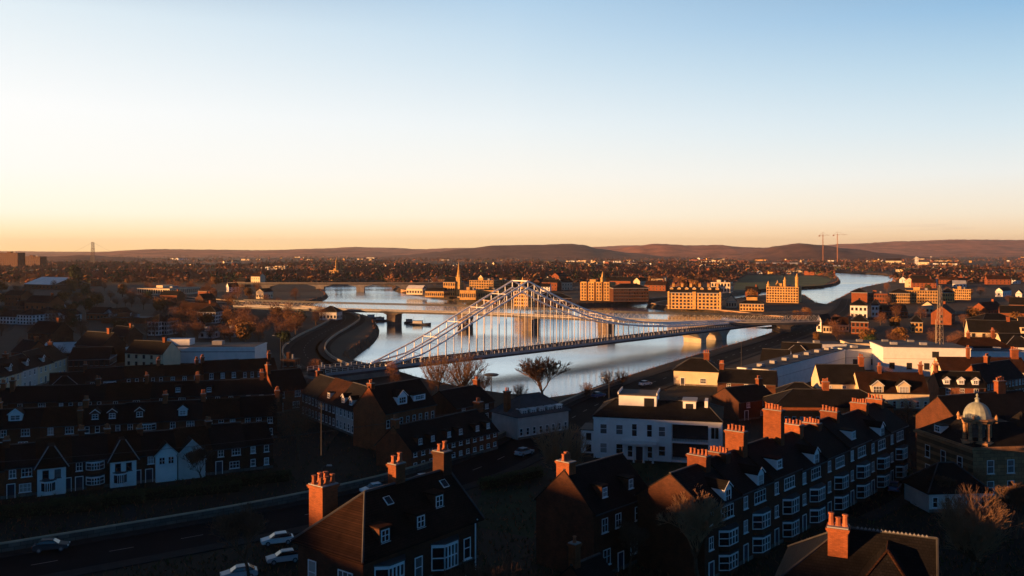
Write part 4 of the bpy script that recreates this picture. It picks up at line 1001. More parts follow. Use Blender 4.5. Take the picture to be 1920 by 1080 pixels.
# ---- domed corner building at the right edge
def domed():
    x, y = 72.5, 139.5; e = 7.6
    r = thing('domed_building', 'sandstone corner building with a domed cupola at the right edge', 'building', (x, y, GZ), radians(8))
    mb = MB(); mb.box(0, 14, 0, 15, 0, e, STONE); mb.box(14.002, 24, 1.2, 14, 0, e - .2, STONE)
    mb.box(-.4, 14.4, -.4, 15.4, e+.003, e+.35, STONE); mb.box(-.2, 14.2, -.2, 15.2, e+.353, e+.6, STONE); mb.build('wall', r)
    rf = MB(); rf.taper(.1, 13.9, .1, 14.9, e+.603, e+3.6, 4.2, SLATE); 
    rf.prism([(14.2, 1.0, e+.1), (14.2, 14.4, e+.1), (14.2, 7.7, e+4.6)], (9.8, 0, 0), SLATE); rf.build('roof', r)
    cu = MB(); cx, cy = 2.6, 2.6; z0 = e + .603
    cu.lathe([(2.5, z0), (2.5, z0+.5), (2.2, z0+.55), (2.2, z0+.7)], STONE, 8, (cx, cy))
    cu.lathe([(1.15, z0+.703), (1.15, z0+3.5)], STONEG, 8, (cx, cy))
    for k in range(8):
        a = 2*pi*(k+.5)/8; px_, py_ = cx + cos(a)*1.85, cy + sin(a)*1.85
        cu.lathe([(.34, z0+.703), (.3, z0+.9), (.26, z0+3.1), (.38, z0+3.3), (.38, z0+3.5)], STONE, 8, (px_, py_))
    cu.lathe([(2.25, z0+3.503), (2.35, z0+3.8), (2.6, z0+3.95), (2.5, z0+4.15), (2.1, z0+4.2)], STONE, 16, (cx, cy)); co = cu.build('cupola', r)
    dm = MB(); dm.lathe([(2.1*cos(q), z0 + 4.203 + 2.5*sin(q)) for q in [i*pi/2/8 for i in range(8)]] + [(.35, z0+6.75), (.3, z0+7.1), (.42, z0+7.2), (.1, z0+7.5), (.22, z0+7.75), (.03, z0+8.1)], COPPER, 16, (cx, cy)); dm.build('dome', co)
    for k in range(4):
        a = pi/4 + k*pi/2; f = MB(); f.lathe([(.25, 0), (.15, .3), (.28, .7), (.2, 1.0), (.05, 1.3)], STONE, 8); f.build('finial', co, (cx + cos(a)*2.75, cy + sin(a)*2.75, z0 + 3.6))
    do = dormer(r, 0, e+.9, .9, 1.8, 1.3, 'flat', FRAME, SLATE, fy=9)
    do.rotation_euler = (0, 0, -pi/2); do.location = (.6, 10, e+.9)
    for z in (.7, 4.0):
        for yy in (3.2, 7.5, 11.8): window(r, 0, z, 1.3, 2.1, 1, 2, y=yy, rz=-pi/2)
        for xx in (3, 6.5, 10, 13): window(r, xx, z, 1.2, 2.1, 1, 2)
        for xx in (16, 19, 22): window(r, xx, z, 1.2, 2.0, 1, 2, y=1.2)
    chimney(r, 20, 7.7, e+3, e+7, 2.6, 1.0, 5, BRICKO)
domed()
r = house('low slate-roofed lodge with white bays in front of the domed building', 62.3, 132.5, radians(5), 9.5, 7, 2.8, 6.4, PALE, SLATE, 'lodge', 'house', None, 1, 'strips', hip='h')
r = house('dark-roofed long house behind the domed building', 84, 166, radians(20), 22, 11, 6.5, 11.0, BRICK2, SLATE, 'brick_house', 'house', None, 2, 'three', chim=[(16, 5.5, 9.6, 13.4, 2.0, 1.0, 4)], cm=BRICKO)

# ---- the sunlit houses and the big white courtyard block on the right
def court():
    m = PALE
    def seg(label, x0, y0, x1, y1, th, h, win=0, name='courtyard_range', rm=None, wall=None):
        fa = atan2(y1-y0, x1-x0); w = sqrt((x1-x0)**2 + (y1-y0)**2)
        r = thing(name, label, 'building', (x0, y0, GZ), fa, 'ranges of the big white courtyard block'); mb = MB(); mb.box(0, w, 0, th, 0, h, wall or WHITE); mb.box(-.15, w+.15, -.15, th+.15, h+.003, h+.35, wall or WHITE); mb.box(-.05, w+.05, -.06, -.004, h*.62, h*.62+.2, PALE); mb.build('wall', r)
        mb = MB(); mb.box(.3, w-.3, .3, th-.3, h+.353, h+.5, rm or LEAD)
        for i in range(int(w/9)): mb.box(4+i*9, 6+i*9, th*.4, th*.4+1.5, h+.503, h+1.3, LEADW)
        mb.build('roof', r)
        for i in range(win): plain_win(r, w*(i+.5)/win, h*.25, 1.6, 2.0)
        return r
    seg('long white receding wing of the courtyard block, nearest the river road', 70, 242, 109.5, 291.5, 9, 6.4, 0)
    seg('white rear wing of the courtyard block joining the tower block to the long wing', 110, 292, 122.5, 293.5, 9, 6.4, 2)
    r = seg('tall white sunlit block carrying the lattice mast', 117, 279.5, 142.5, 275.5, 17, 8.6, 5)
    plain_win(r, 15.5, 6.0, 2.0, 1.8)
    seg('long low white wing to the right of the mast block, in shade', 146, 289, 168, 288, 10, 6.2, 7)
    seg('bright white annexe with a flat roof behind the long courtyard wing', 104, 312, 118, 313, 9, 6.0, 3)
    seg('wide flat-roofed pale block behind the courtyard, next to the annexe', 121, 318, 152, 315, 12, 5.8, 6, wall=CREAM)
court()
def mast():
    x, y = 138.2, 286.5; z0 = GZ + 9.11; hgt = 19
    r = thing('lattice_mast', 'steel lattice mast standing on the white sunlit block', 'mast', (x, y, z0), radians(20)); mb = MB()
    b, t = .75, .36
    for sx_, sy_ in ((-1,-1), (1,-1), (1,1), (-1,1)): mb.tube((sx_*b, sy_*b, 0), (sx_*t, sy_*t, hgt), .08, .06, CONC, 5)
    C4 = [(-1,-1), (1,-1), (1,1), (-1,1)]
    for k in range(10):
        za, zb = hgt*k/10, hgt*(k+1)/10; ra, rb = b + (t-b)*k/10, b + (t-b)*(k+1)/10
        for q in range(4):
            p, s = C4[q], C4[(q+1) % 4]
            mb.tube((p[0]*ra, p[1]*ra, za), (s[0]*rb, s[1]*rb, zb), .04, m=CONC, n=4); mb.tube((p[0]*rb, p[1]*rb, zb), (s[0]*rb, s[1]*rb, zb), .04, m=CONC, n=4)
    mb.build('lattice', r); mb = MB(); mb.tube((0, 0, hgt), (0, 0, hgt+2.5), .06, .03, STEELD, 5); mb.build('aerial', r)
    mb = MB(); mb.tube((-1.7, 0, 0), (-1.7, 0, 8), .09, m=CONC, n=6); mb.tube((-1.7, 0, 7), (-.8, 0, 7), .05, m=CONC, n=4); mb.build('side_pole', r)
mast()
r = house('yellow sunlit rendered house with four small windows behind the terrace chimneys', *P(1537, 762), radians(-4), 12, 8, 6.0, 10.0, CREAM, SLATE, 'rendered_house', 'house', None, 2, 'three', chim=[(11.4, 4, 8.6, 12.2, 1.2, 1.0, 3)], cm=BRICKO)
r = house('sunlit house with two gabled dormers, right of the yellow rendered house', *P(1612, 768), radians(-6), 16.5, 9, 4.4, 8.6, CREAM, TILE, 'rendered_house', 'house', None, 1, 'strips', chim=[(6, 4.5, 7.2, 10.4, .8, .9, 2), (15.9, 4.5, 7.2, 10.8, .8, .9, 2)], cm=BRICKO)
for x_ in (4.2, 10.4): dormer(r, x_, 4.0, .93, 2.9, 2.0, 'gable', CREAM, SLATE, fy=-.15, nx=3)
r = house('long dark-roofed range behind the long terrace, with one lit chimney', *P(1452, 800), radians(-3), 26, 11, 4.4, 7.4, BRICKO, SLATE, 'brick_house', 'house', None, 1, 'strips', hip='h', chim=[(12.8, 5.5, 6.4, 9.4, 1.4, 1.0, 4)], cm=BRICKO)
r = house('small hip-roofed brick house with a sunlit end, left of the yellow house', *P(1462, 765), radians(-12), 10, 8, 3.4, 5.8, BRICKO, SLATE, 'brick_house', 'house', None, 2, 'plain', hip='h')
r = house('sunlit brick house with three white arched dormers, right of the courtyard block', *P(1760, 765), radians(-8), 11, 8, 5.4, 8.6, BRICKO, SLATE, 'brick_house', 'house', None, 2, 'three', chim=[(.6, 4, 7.6, 10.6, .9, 1.0, 2)], cm=BRICKO)
for i in range(3): dormer(r, 2 + i*3.4, 5.9, .8, 1.5, 1.2, 'gable', FRAME, SLATE, fy=.35)
r = house('dark terrace end with a bright orange gable wall facing the sun', *P(1850, 757), radians(35), 20, 8, 5.4, 9.4, BRICKO, SLATE, 'brick_house', 'house', None, 2, 'strips', chim=[(8, 4, 8.4, 11.4, 1.4, 1.0, 4)], cm=BRICKO)
r = house('long low sunlit white cottage row behind the dormered brick house', *P(1765, 725), radians(-5), 24, 8, 4.6, 8.0, CREAM, TILE, 'cottage_row', 'cottages', None, 1, 'strips', chim=[(9, 4, 7, 11.0, .8, 1.0, 2), (22, 4, 7, 10.6, 2.0, 1.0, 4)], cm=BRICKO)
r = house('broad hip-roofed house with a lit eave, right of the lattice mast', *P(1782, 690), radians(-6), 22, 12, 5.4, 9.6, CREAM, TILE, 'rendered_house', 'house', None, 1, 'three', hip='h', chim=[(8, 6, 8.4, 11.4, .9, 1.0, 2), (16, 6, 8.4, 12.4, .9, 1.0, 3)], cm=BRICKO)
r = house('cream gabled bungalow with white windows at the right frame edge', *P(1880, 668), radians(-10), 14, 10, 4.0, 8.0, CREAM, SLATE, 'bungalow', 'house', None, 1, 'gable')
r = house('pale gabled cottage with a lit curved roof edge beside the river road', *P(1462, 690), radians(-25), 13, 9, 4.4, 8.2, WHITE, SLATE, 'cottage', 'house', None, 1, 'gable')
r = house('pale gabled cottage next to the white annexe', *P(1425, 700), radians(-25), 9, 8, 4.0, 7.4, WHITE, SLATE, 'cottage', 'house', None, 1, 'plain')
r = house('low cream building with a large barred window below the river road', *P(1263, 722), radians(-18), 13, 9, 4.2, 7.4, CREAM, SLATE, 'roadside_building', 'building', None, 1, 'plain', hip='h', chim=[(9, 4.5, 6.4, 9.4, 1.6, 1, 3)])
r = house('dark slate-roofed house behind the white house, beside the river road', *P(1345, 745), radians(-20), 15, 10, 4.2, 7.0, BRICK2, SLATE, 'brick_house', 'house', None, 2, 'three', chim=[(.6, 5, 6.4, 8.6, 1.2, 1, 3)])
r = house('dark house with a pale side extension behind the white house', *P(1385, 790), radians(30), 12, 9, 4.4, 7.0, BRICK2, SLATE, 'brick_house', 'house', None, 2, 'plain', chim=[(11, 4.5, 6.2, 8.6, 1.2, 1, 3)], cm=BRICKO)
# ================================================================== STREET FURNITURE, CARS, GARDENS
def car(label, px, py, head, paint, cat='car', group='cars on the roads by the houses', s=1.0):
    m = mat('car_paint_' + paint[0], paint[1], rough=.55 if paint[0] == 'black' else .35, var=.03, spec=.6, rnd=0)
    x, y = P(px, py, GZ + .1) if not isinstance(px, tuple) else px
    r = thing('parked_car', label, cat, (x, y, GZ + .012), head, group)
    def hull(prof, w0, name, mm, wtop=None):
        mb = MB(); n = len(prof); vs = []
        for s_ in (-1, 1):
            for X, Z_, k in prof: vs.append((X, s_*w0*k, Z_))
        fs = [tuple(range(n-1, -1, -1)), tuple(range(n, 2*n))] + [(i, (i+1) % n, n+(i+1) % n, n+i) for i in range(n)]
        mb.solid(vs, fs, mm); o = mb.build(name, r)
        b = o.modifiers.new('b', 'BEVEL'); b.width = .07; b.segments = 3; b.limit_method = 'ANGLE'; b.angle_limit = radians(25)
        return o
    hull([(-2.1,.28,.94),(2.05,.28,.92),(2.16,.5,.88),(2.05,.74,.86),(1.1,.92,.93),(-1.75,.98,.95),(-2.1,.86,.9),(-2.17,.55,.92)], .88, 'body', m)
    hull([(1.05,.93,.86),(.35,1.40,.68),(-1.1,1.44,.68),(-1.85,1.0,.86)], .88, 'glasshouse', GLASS)
    hull([(.32,1.395,.66),(.25,1.46,.62),(-1.05,1.50,.62),(-1.2,1.435,.66)], .88, 'roof', m)
    for X in (-1.3, 1.3):
        for s_ in (-1, 1):
            mb = MB(); mb.tube((X, s_*.70, .31), (X, s_*.90, .31), .31, m=STEELD, n=16); wo_ = mb.build('wheel', r); mb = MB(); mb.tube((X, s_*.897, .31), (X, s_*.91, .31), .19, m=LEADW, n=12); mb.build('rim', wo_)
    for s_ in (-1, 1):
        mb = MB(); mb.box(2.03, 2.14, s_*.6-.16, s_*.6+.16, .58, .72, FRAME); mb.build('headlight', r)
        mb = MB(); mb.box(-2.16, -2.08, s_*.68-.1, s_*.68+.1, .62, .85, mat('tail_lamp_red', (.3, .02, .015), rough=.3)); mb.build('tail_light', r)
    return r
WH = ('white', (.72, .73, .75)); DK = ('black', (.02, .022, .03)); SV = ('silver', (.42, .44, .47)); BL = ('blue', (.05, .09, .2)); RD = ('red', (.3, .03, .02))
rd_ang = radians(21)
car('white hatchback on the main road left of the corner house', 520, 1018, rd_ang + pi, WH)
car('dark car with a pale roof parked below the white hatchback', 532, 1052, rd_ang + pi, SV)
car('silver car cut off by the bottom edge of the picture', 448, 1082, rd_ang + pi, SV)
car('white car on the main road seen over the corner house roof', 700, 922, radians(30) + pi, WH)
car('white car half hidden behind the corner house ridge', 797, 903, radians(32), WH)
car('dark car parked beside the stone roadside wall', 96, 1030, radians(17), DK)
car('pale car standing on the road beside the roadside terrace', 983, 852, radians(50), SV)
car('white-roofed car in the shade at the foot of the long terrace', (42.5, 118), None, radians(47), SV)
car('blue car parked at the far end of the long terrace', 1678, 918, radians(60), BL)
car('silver car parked behind the corner with the sunlit dormered house', 1760, 782, radians(20), SV)
car('dark blue car on the river road by the water', 1122, 744, radians(40), BL)
car('white car on the river road near the bend', 1210, 722, radians(40), WH)
car('red car on the approach road beside the hotel', 1533, 604, radians(45), RD)
car('dark car travelling on the river road behind the white house', 1330, 683, radians(48), DK)

def lamp(label, px, py, h=8.0, arm=1.6, rz=0.0, group='street lamps', double=False):
    x, y = P(px, py); r = thing('street_lamp', label, 'street lamp', (x, y, GZ), rz, group)
    mb = MB(); mb.lathe([(.16, 0), (.16, 1.0), (.09, 1.05), (.06, h)], STEELD, 8)
    mb.tube((0, 0, h), (arm*.5, 0, h+.35), .05, .045, STEELD, 6); mb.tube((arm*.5, 0, h+.35), (arm, 0, h+.4), .045, .04, STEELD, 6)
    if double: mb.tube((0, 0, h), (-arm*.5, 0, h+.35), .05, .045, STEELD, 6); mb.tube((-arm*.5, 0, h+.35), (-arm, 0, h+.4), .045, .04, STEELD, 6)
    mb.build('pole', r)
    for s_ in ((1, -1) if double else (1,)):
        mb = MB(); mb.taper(min(s_*arm, s_*(arm+.75)), max(s_*arm, s_*(arm+.75)), -.16, .16, h+.34, h+.52, .06, LEADW); mb.build('lamp_head', r)
    return r
lamp('street lamp with a curved arm in front of the outhouse', 1078, 1062, 6.5, 1.4, 0)
lamp('tall lamp post on the riverside road, left of the road bend', 531, 695, 8.5, 1.2, 0)
lamp('tall lamp post with a long arm beside the white shelter roof', 526, 690, 10.5, 2.0, pi)
lamp('tall lamp post at the edge of the playing field', 242, 657, 9.5, 1.2, 0)
lamp('lamp post in front of the white houses at the left edge', 24, 612, 13, 2.2, 0)
lamp('lamp post with a double head above the long low roofs', 158, 606, 14, 2.4, 0, double=True)
lamp('lamp post by the river road near the white house', 1142, 775, 8, 1.4, 2.4)
lamp('lamp post on the river road below the bridge pier', 1390, 688, 8, 1.4, 2.4)
lamp('thin lamp post in the gardens left of the corner house', 604, 1000, 9, .6, 0)
# floodlight column with a wide round head by the water
x, y = P(921, 782); r = thing('floodlight_mast', 'tall mast with a wide round lamp head beside the waterside trees', 'light mast', (x, y, GZ))
mb = MB(); mb.lathe([(.2, 0), (.2, .8), (.12, .9), (.09, 9.6)], STEELD, 8); mb.build('pole', r); mb = MB(); mb.lathe([(.3, 9.6), (1.5, 9.75), (1.9, 10.0), (1.5, 10.2), (.3, 10.35)], STEELD, 14); mb.build('lamp_head', r)

# the stone wall along the far side of the main road, and garden walls
wl = MB(); wall_strip(wl, MAIN[:40], 6.7+.5, .4, GZ + .1, GZ + 1.15, STONEG); wall_strip(wl, MAIN[:40], 6.7+.5, .55, GZ + 1.153, GZ + 1.32, CONC)
tag(wl.build('stone_wall'), 'long pale-topped stone wall along the far side of the main road', 'wall')
cabl = MB(); pts_ = [(-92, 128, 10.5)] + [(-92 + (88*k/12), 128 + 46*k/12, 10.5 - 1.5*sin(pi*k/12) + 1.0*k/12) for k in range(1, 13)]
for a_, b_ in zip(pts_, pts_[1:]): cabl.tube(a_, b_, .035, m=STEELD, n=4)
tag(cabl.build('overhead_cable'), 'thin overhead cable sagging across the gardens above the main road', 'cable')
for i_, (px, py, ang, w_, lab) in enumerate([(40, 968, 17, 22, 'dark clipped hedge along the left end of the front gardens'), (180, 950, 20, 14, 'dark hedge left of the garden path below the white gables'), (330, 932, 22, 20, 'dark hedge right of the garden path below the white gables'), (455, 910, 24, 16, 'dark hedge in front of the last front-row houses'),
        (1180, 1010, 47, 12, 'dark hedge below the gabled house with the bright chimney'), (1640, 905, 20, 15, 'broad dark hedge between the side street and the lodge'), (1430, 1010, 47, 18, 'dark hedge along the foot of the long terrace'), (960, 905, 40, 14, 'dark hedge between the lawn and the main road')]):
    x, y = P(px, py); r = thing('garden_hedge', lab, 'hedge', (x, y, GZ), radians(ang), 'garden hedges'); rg = random.Random(i_); cr = MB()
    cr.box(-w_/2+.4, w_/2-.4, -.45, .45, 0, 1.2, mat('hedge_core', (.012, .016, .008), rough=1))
    for k in range(int(w_*160)):
        p = Vector((rg.uniform(-w_/2, w_/2), rg.gauss(0, .45), .1 + 1.7*rg.random()**.7)); e = Vector((rg.gauss(0, 1), rg.gauss(0, 1), rg.gauss(.3, 1))).normalized(); u = e.orthogonal().normalized()*.12; cr.poly([p-u, p+u, p+e*.28], LEAF)
    cr.build('foliage', r)
pth = MB(); pp = [P(232, 918), P(238, 945), P(252, 985)]; strip(pth, pp, 1.6, GZ + .03, PAVE); struct(pth.build('garden_path'))
# ================================================================== THE FAR BANK AND THE WATERFRONT
gW = 'buildings along the far waterfront'
AMB = mat('amber_brick', (.58, .34, .11), kind='slab', var=.2, scale=.4)
def spire(r, x, y, z, w, h, m):
    mb = MB(); mb.box(x-w/2, x+w/2, y-w/2, y+w/2, 0, z, m); mb.prism([(x-w*.6, y-w*.6, z+.01), (x+w*.6, y-w*.6, z+.01), (x+w*.6, y+w*.6, z+.01), (x-w*.6, y+w*.6, z+.01)], (0, 0, .5), m); mb.build('tower', r)
    mb = MB(); mb.lathe([(w*.55, z+.52), (w*.3, z+h*.4), (.06, z+h)], m, 8, (x, y)); mb.build('spire', r)
def turret(r, x, y, z0, z1, w, m, n=8):
    mb = MB(); mb.lathe([(w/2, z0), (w/2, z1), (w*.62, z1+.1), (w*.62, z1+.5), (w*.4, z1+.9), (.05, z1+w*1.6)], m, n, (x, y)); mb.build('turret', r)
r, w_, h_ = block('apartment_block', 'long sunlit apartment block with a dark mansard roof on the river point', 'building', 1252, 1352, 579, 549, -16, 15, AMB, SLATE, (14, 5), (1.5, 1.8), 'mansard', 3.4, gW)
for i in range(7): dormer(r, w_*(i+.5)/7, h_+.8, 2.0, 2.2, 2.2, 'gable', AMB, SLATE, fy=.6, win=False)
for i in range(6): chimney(r, w_*(i+.5)/6, 9, h_+3, h_+6.2, 1.6, 1.0, 3, AMB)
for i in (0, 3.5, 7): 
    mb = MB(); x_ = w_*i/7; mb.box(max(0, x_-1.2), min(w_, x_+1.2), -.6, -.01, 0, h_+1, AMB); mb.build('pilaster_bay', r)
r, w_, h_ = block('grand_hotel', 'tall amber riverside hotel with two slim turrets on its roof', 'building', 1437, 1497, 567, 538, -24, 22, AMB, SLATE, (12, 6), (1.3, 1.5), 'flat', 3, gW)
turret(r, w_*.55, 6, h_, h_+4.5, 2.2, AMB); turret(r, w_-1.2, 1.4, h_, h_+7, 2.6, AMB); turret(r, 1.2, 1.4, h_, h_+1.2, 2.2, AMB); turret(r, w_*.3, 9, h_, h_+2.0, 2.0, AMB)
block('river_hall', 'low arched-gable hall between the apartment block and the hotel', 'building', 1361, 1381, 577, 566, -14, 16, CREAM, SLATE, (4, 1), (1.4, 2.2), 'gable_end', 4.5, gW)
r, w_, h_ = block('river_house', 'stepped riverside house with a lit attic storey, left of the hotel', 'building', 1387, 1432, 583, 570, -18, 14, AMB, SLATE, (8, 2), (1.4, 1.6), 'hip', 3, gW)
mb = MB(); mb.box(4, 11, 4, 10, h_+.4, h_+4.5, AMB); mb.taper(3.6, 11.4, 3.6, 10.4, h_+4.503, h_+5.4, 1.5, SLATE); mb.build('attic_storey', r)
block('pale_villa', 'square pale villa above the apartment block, next to the green park', 'building', 1333, 1369, 549, 530, -22, 18, CREAM, LEAD, (6, 2), (2.2, 3), 'flat', 3, gW)
r, w_, h_ = block('tower_flats', 'tall amber flats with four fluted bays on the far bank', 'building', 1088, 1145, 563, 530, -20, 16, AMB, LEAD, (12, 6), (1.1, 1.4), 'flat', 3, gW)
for i in range(4):
    mb = MB(); mb.box(w_*(i+.12)/4, w_*(i+.88)/4, -1.1, -.01, 0, h_+.9, AMB); mb.build('fluted_bay', r)
    for k in range(6):
        for j in range(2): plain_win(r, w_*(i+.32+.36*j)/4, h_*(k+.28)/6, 1.1, 1.4, -1.1)
turret(r, w_*.72, 3, h_, h_+3.4, 4, AMB, 4)
block('dark_warehouse', 'long dark warehouse joined to the fluted amber flats', 'building', 1150, 1216, 566, 541, 6, 16, BRICK2, SLATE, (14, 4), (1.2, 1.4), 'hip', 3, gW)
r, w_, h_ = block('riverside_church', 'sunlit church with a slender spire on the far quay', 'church', 831, 853, 556, 529, -22, 18, AMB, SLATE, (5, 3), (1.2, 2.2), 'gable', 4, gW)
spire(r, w_+2.0, 3.5, h_+4, 3.6, 14, AMB)
block('quay_shed', 'low sunlit shed on the far quay left of the church', 'building', 762, 792, 552, 541, -20, 10, CREAM, PALEROOF, (6, 1), (2.4, 2), 'gable', 2.5, gW)
block('quay_shed', 'long low sunlit quay shed against the church wall', 'building', 797, 832, 557, 546, -16, 10, AMB, SLATE, (9, 1), (1.6, 2), 'gable', 2.5, gW)
block('quay_market', 'pale-roofed market hall on the quay right of the church', 'building', 862, 892, 562, 545, -14, 22, AMB, PALEROOF, (8, 1), (1.8, 3), 'flat', 2.5, gW)
block('quay_market', 'flat pale-roofed quay hall behind the left leg of the arch', 'building', 893, 935, 561, 545, -14, 22, AMB, PALEROOF, (10, 1), (1.8, 3), 'flat', 2.5, gW)
block('stone_block', 'amber office block left of centre behind the quay halls', 'building', 880, 925, 545, 526, -24, 20, AMB, LEAD, (10, 4), (1.6, 1.8), 'flat', 2.5, gW)
block('stone_block', 'narrow amber block just left of the arch peak', 'building', 926, 951, 544, 527, -24, 16, AMB, LEAD, (6, 4), (1.5, 1.8), 'flat', 2.5, gW)
r, w_, h_ = block('stone_block', 'amber building glimpsed through the hangers under the arch peak', 'building', 964, 990, 579, 546, -22, 14, AMB, SLATE, (6, 5), (1.4, 1.6), 'hip', 4, gW)
turret(r, w_*.5, 3, h_, h_+5, 3, AMB)
block('stone_block', 'low dark building behind the hangers right of the arch peak', 'building', 1004, 1072, 574, 560, 5, 14, BRICK2, SLATE, (12, 2), (1.4, 1.6), 'hip', 3, gW)
r, w_, h_ = block('castle_tower', 'distant sunlit block with two tall towers on the left skyline', 'tower', 617, 634, 526, 507, -24, 14, AMB, LEAD, (4, 4), (1.8, 2), 'flat', 2)
turret(r, w_*.62, 5, h_, h_+12, 4.5, AMB, 4); turret(r, w_*.9, 9, h_, h_+10, 4.0, AMB, 4)
for a, lab in (((0, 33, 508, 474, 10), 'slab tower block at the left frame edge of the skyline'), ((43, 75, 505, 481, 10), 'lower slab tower block, second from the left frame edge')):
    block('tower_block', lab, 'tower block', *a[:4], -28, 16, BRICK2, LEAD, (8, 9), (2.6, 1.6), 'flat', 2, 'tower blocks on the left skyline', 1)
block('warehouse', 'flat-roofed warehouse with a sunlit glazed front, left of the far bridge', 'warehouse', 257, 318, 553, 541, -20, 40, CREAM, PALEROOF, (14, 1), (2.4, 4), 'flat', 2)
block('warehouse', 'low shed with a bright slanted roof on the left', 'warehouse', 45, 100, 541, 533, -30, 40, BRICKO, PALEROOF, (8, 1), (2, 2), 'gable', 7)
block('distant_hall', 'long pale hall beyond the upper river reach', 'building', 1662, 1690, 498, 489, -20, 40, CREAM, TILE, (6, 1), (3, 5), 'gable', 6)
block('distant_tower', 'white slab tower on the right-hand plain', 'tower', 1716, 1722, 500, 483, -20, 14, WHITE, LEAD, (2, 6), (2, 2), 'flat', 2)
block('distant_tower', 'small brick tower on the rise beyond the park', 'tower', 1471, 1480, 497, 488, -20, 16, BRICKO, LEAD, (2, 3), (2, 2), 'flat', 2)
for a in ((1418, 1512, 500, 'upper quay wall of pale sunlit sheds, left half'), (1512, 1586, 505, 'upper quay wall of pale sunlit sheds, right half')):
    block('quay_range', 'long ' + a[3], 'building', a[0], a[1], a[2], a[2]-5, -12, 20, CREAM, PALEROOF, (14, 1), (4, 3), 'gable', 3, 'pale sheds on the upper quay')
gR = 'sunlit town buildings on the right bank'
BL_ = [
 ('terrace_block', 'long orange four-storey range in the middle of the right-bank town', 1700, 1758, 568, 545, -20, 14, AMB, SLATE, (12, 4), 'flat'),
 ('terrace_block', 'orange range left of the mast top with a dark arch of roof', 1668, 1706, 568, 550, -20, 14, AMB, SLATE, (10, 3), 'hip'),
 ('terrace_block', 'broad orange block right of the mast top', 1790, 1820, 562, 543, -22, 16, AMB, LEAD, (8, 4), 'flat'),
 ('terrace_block', 'low orange block between the mast top and the broad orange block', 1768, 1790, 566, 549, -22, 16, AMB, SLATE, (5, 2), 'hip'),
 ('terrace_block', 'plain orange block with a sloping roof above the white villa', 1597, 1626, 568, 549, -20, 14, BRICKO, SLATE, (1, 1), 'hip'),
 ('terrace_block', 'orange block beside the plain one, above the white villa', 1628, 1664, 568, 551, -20, 14, BRICKO, SLATE, (7, 2), 'flat'),
 ('white_villa', 'bright white sunlit villa with two rows of windows beside the approach road', 1594, 1626, 597, 573, -24, 12, WHITE, SLATE, (4, 2), 'hip'),
 ('white_villa', 'white villa wing just right of the bright white villa', 1634, 1647, 594, 573, -24, 20, WHITE, SLATE, (2, 2), 'hip'),
 ('brick_house', 'square orange brick house below the bright white villa', 1596, 1628, 626, 604, -22, 12, BRICKO, SLATE, (4, 2), 'hip'),
 ('brick_house', 'amber house with a hipped roof under the mast', 1708, 1730, 623, 605, -22, 11, AMB, SLATE, (3, 2), 'hip'),
 ('long_house', 'long low house with a dark roof and orange front, right of the white villa', 1655, 1702, 594, 584, -12, 12, BRICKO, SLATE, (8, 1), 'gable'),
 ('pale_house', 'pale gabled house left of the mast', 1728, 1750, 588, 574, -26, 14, CREAM, SLATE, (3, 1), 'gable_end'),
 ('pale_house', 'white gabled barn at the right, its gable full in the sun', 1866, 1880, 556, 546, -42, 30, WHITE, SLATE, (1, 1), 'gable_end'),
 ('pale_house', 'small white gabled house at the right frame edge', 1904, 1916, 562, 551, -32, 20, WHITE, SLATE, (1, 1), 'gable_end'),
 ('pale_house', 'white gable end catching the sun at the road junction', 1531, 1540, 622, 602, -40, 12, WHITE, SLATE, (1, 1), 'gable_end'),
 ('cream_house', 'low cream house right of the white gable at the junction', 1543, 1560, 624, 612, -20, 10, CREAM, TILE, (3, 1), 'hip'),
 ('cream_house', 'low cream house with an orange roof, left of the square brick house', 1562, 1592, 622, 609, -15, 10, CREAM, TILE, (5, 1), 'gable'),
 ('school', 'long orange school range at the right beyond the orange blocks', 1815, 1905, 518, 511, -18, 16, BRICKO, TILE, (16, 1), 'gable'),
 ('brick_block', 'plain orange block standing alone on the right plain', 1797, 1814, 532, 519, -22, 16, BRICKO, LEAD, (3, 1), 'flat'),
 ('low_shed', 'pale lit shed right of the upper reach', 1715, 1735, 538, 531, -25, 20, WHITE, PALEROOF, (3, 1), 'gable'),
 ('low_shed', 'second pale lit shed right of the upper reach, nearer the mast line', 1740, 1758, 536, 529, -25, 20, WHITE, PALEROOF, (3, 1), 'gable'),
 ('low_shed', 'third pale lit shed, above the broad orange block', 1786, 1812, 538, 532, -25, 20, WHITE, PALEROOF, (4, 1), 'gable'),
 ('dark_house', 'dark house with dim pale windows at the right, below the white barn', 1842, 1912, 628, 604, 8, 12, BRICK2, SLATE, (8, 2), 'hip')]
for nm, lab, a, b_, c_, d_, rz, dp, wl_, rf_, gr, rk in BL_: block(nm, lab, 'house' if 'house' in nm or 'villa' in nm else 'building', a, b_, c_, d_, rz, dp, wl_, rf_, gr, (1.3, 1.6), rk, 3, gR)
gL = 'houses of the left-bank town'
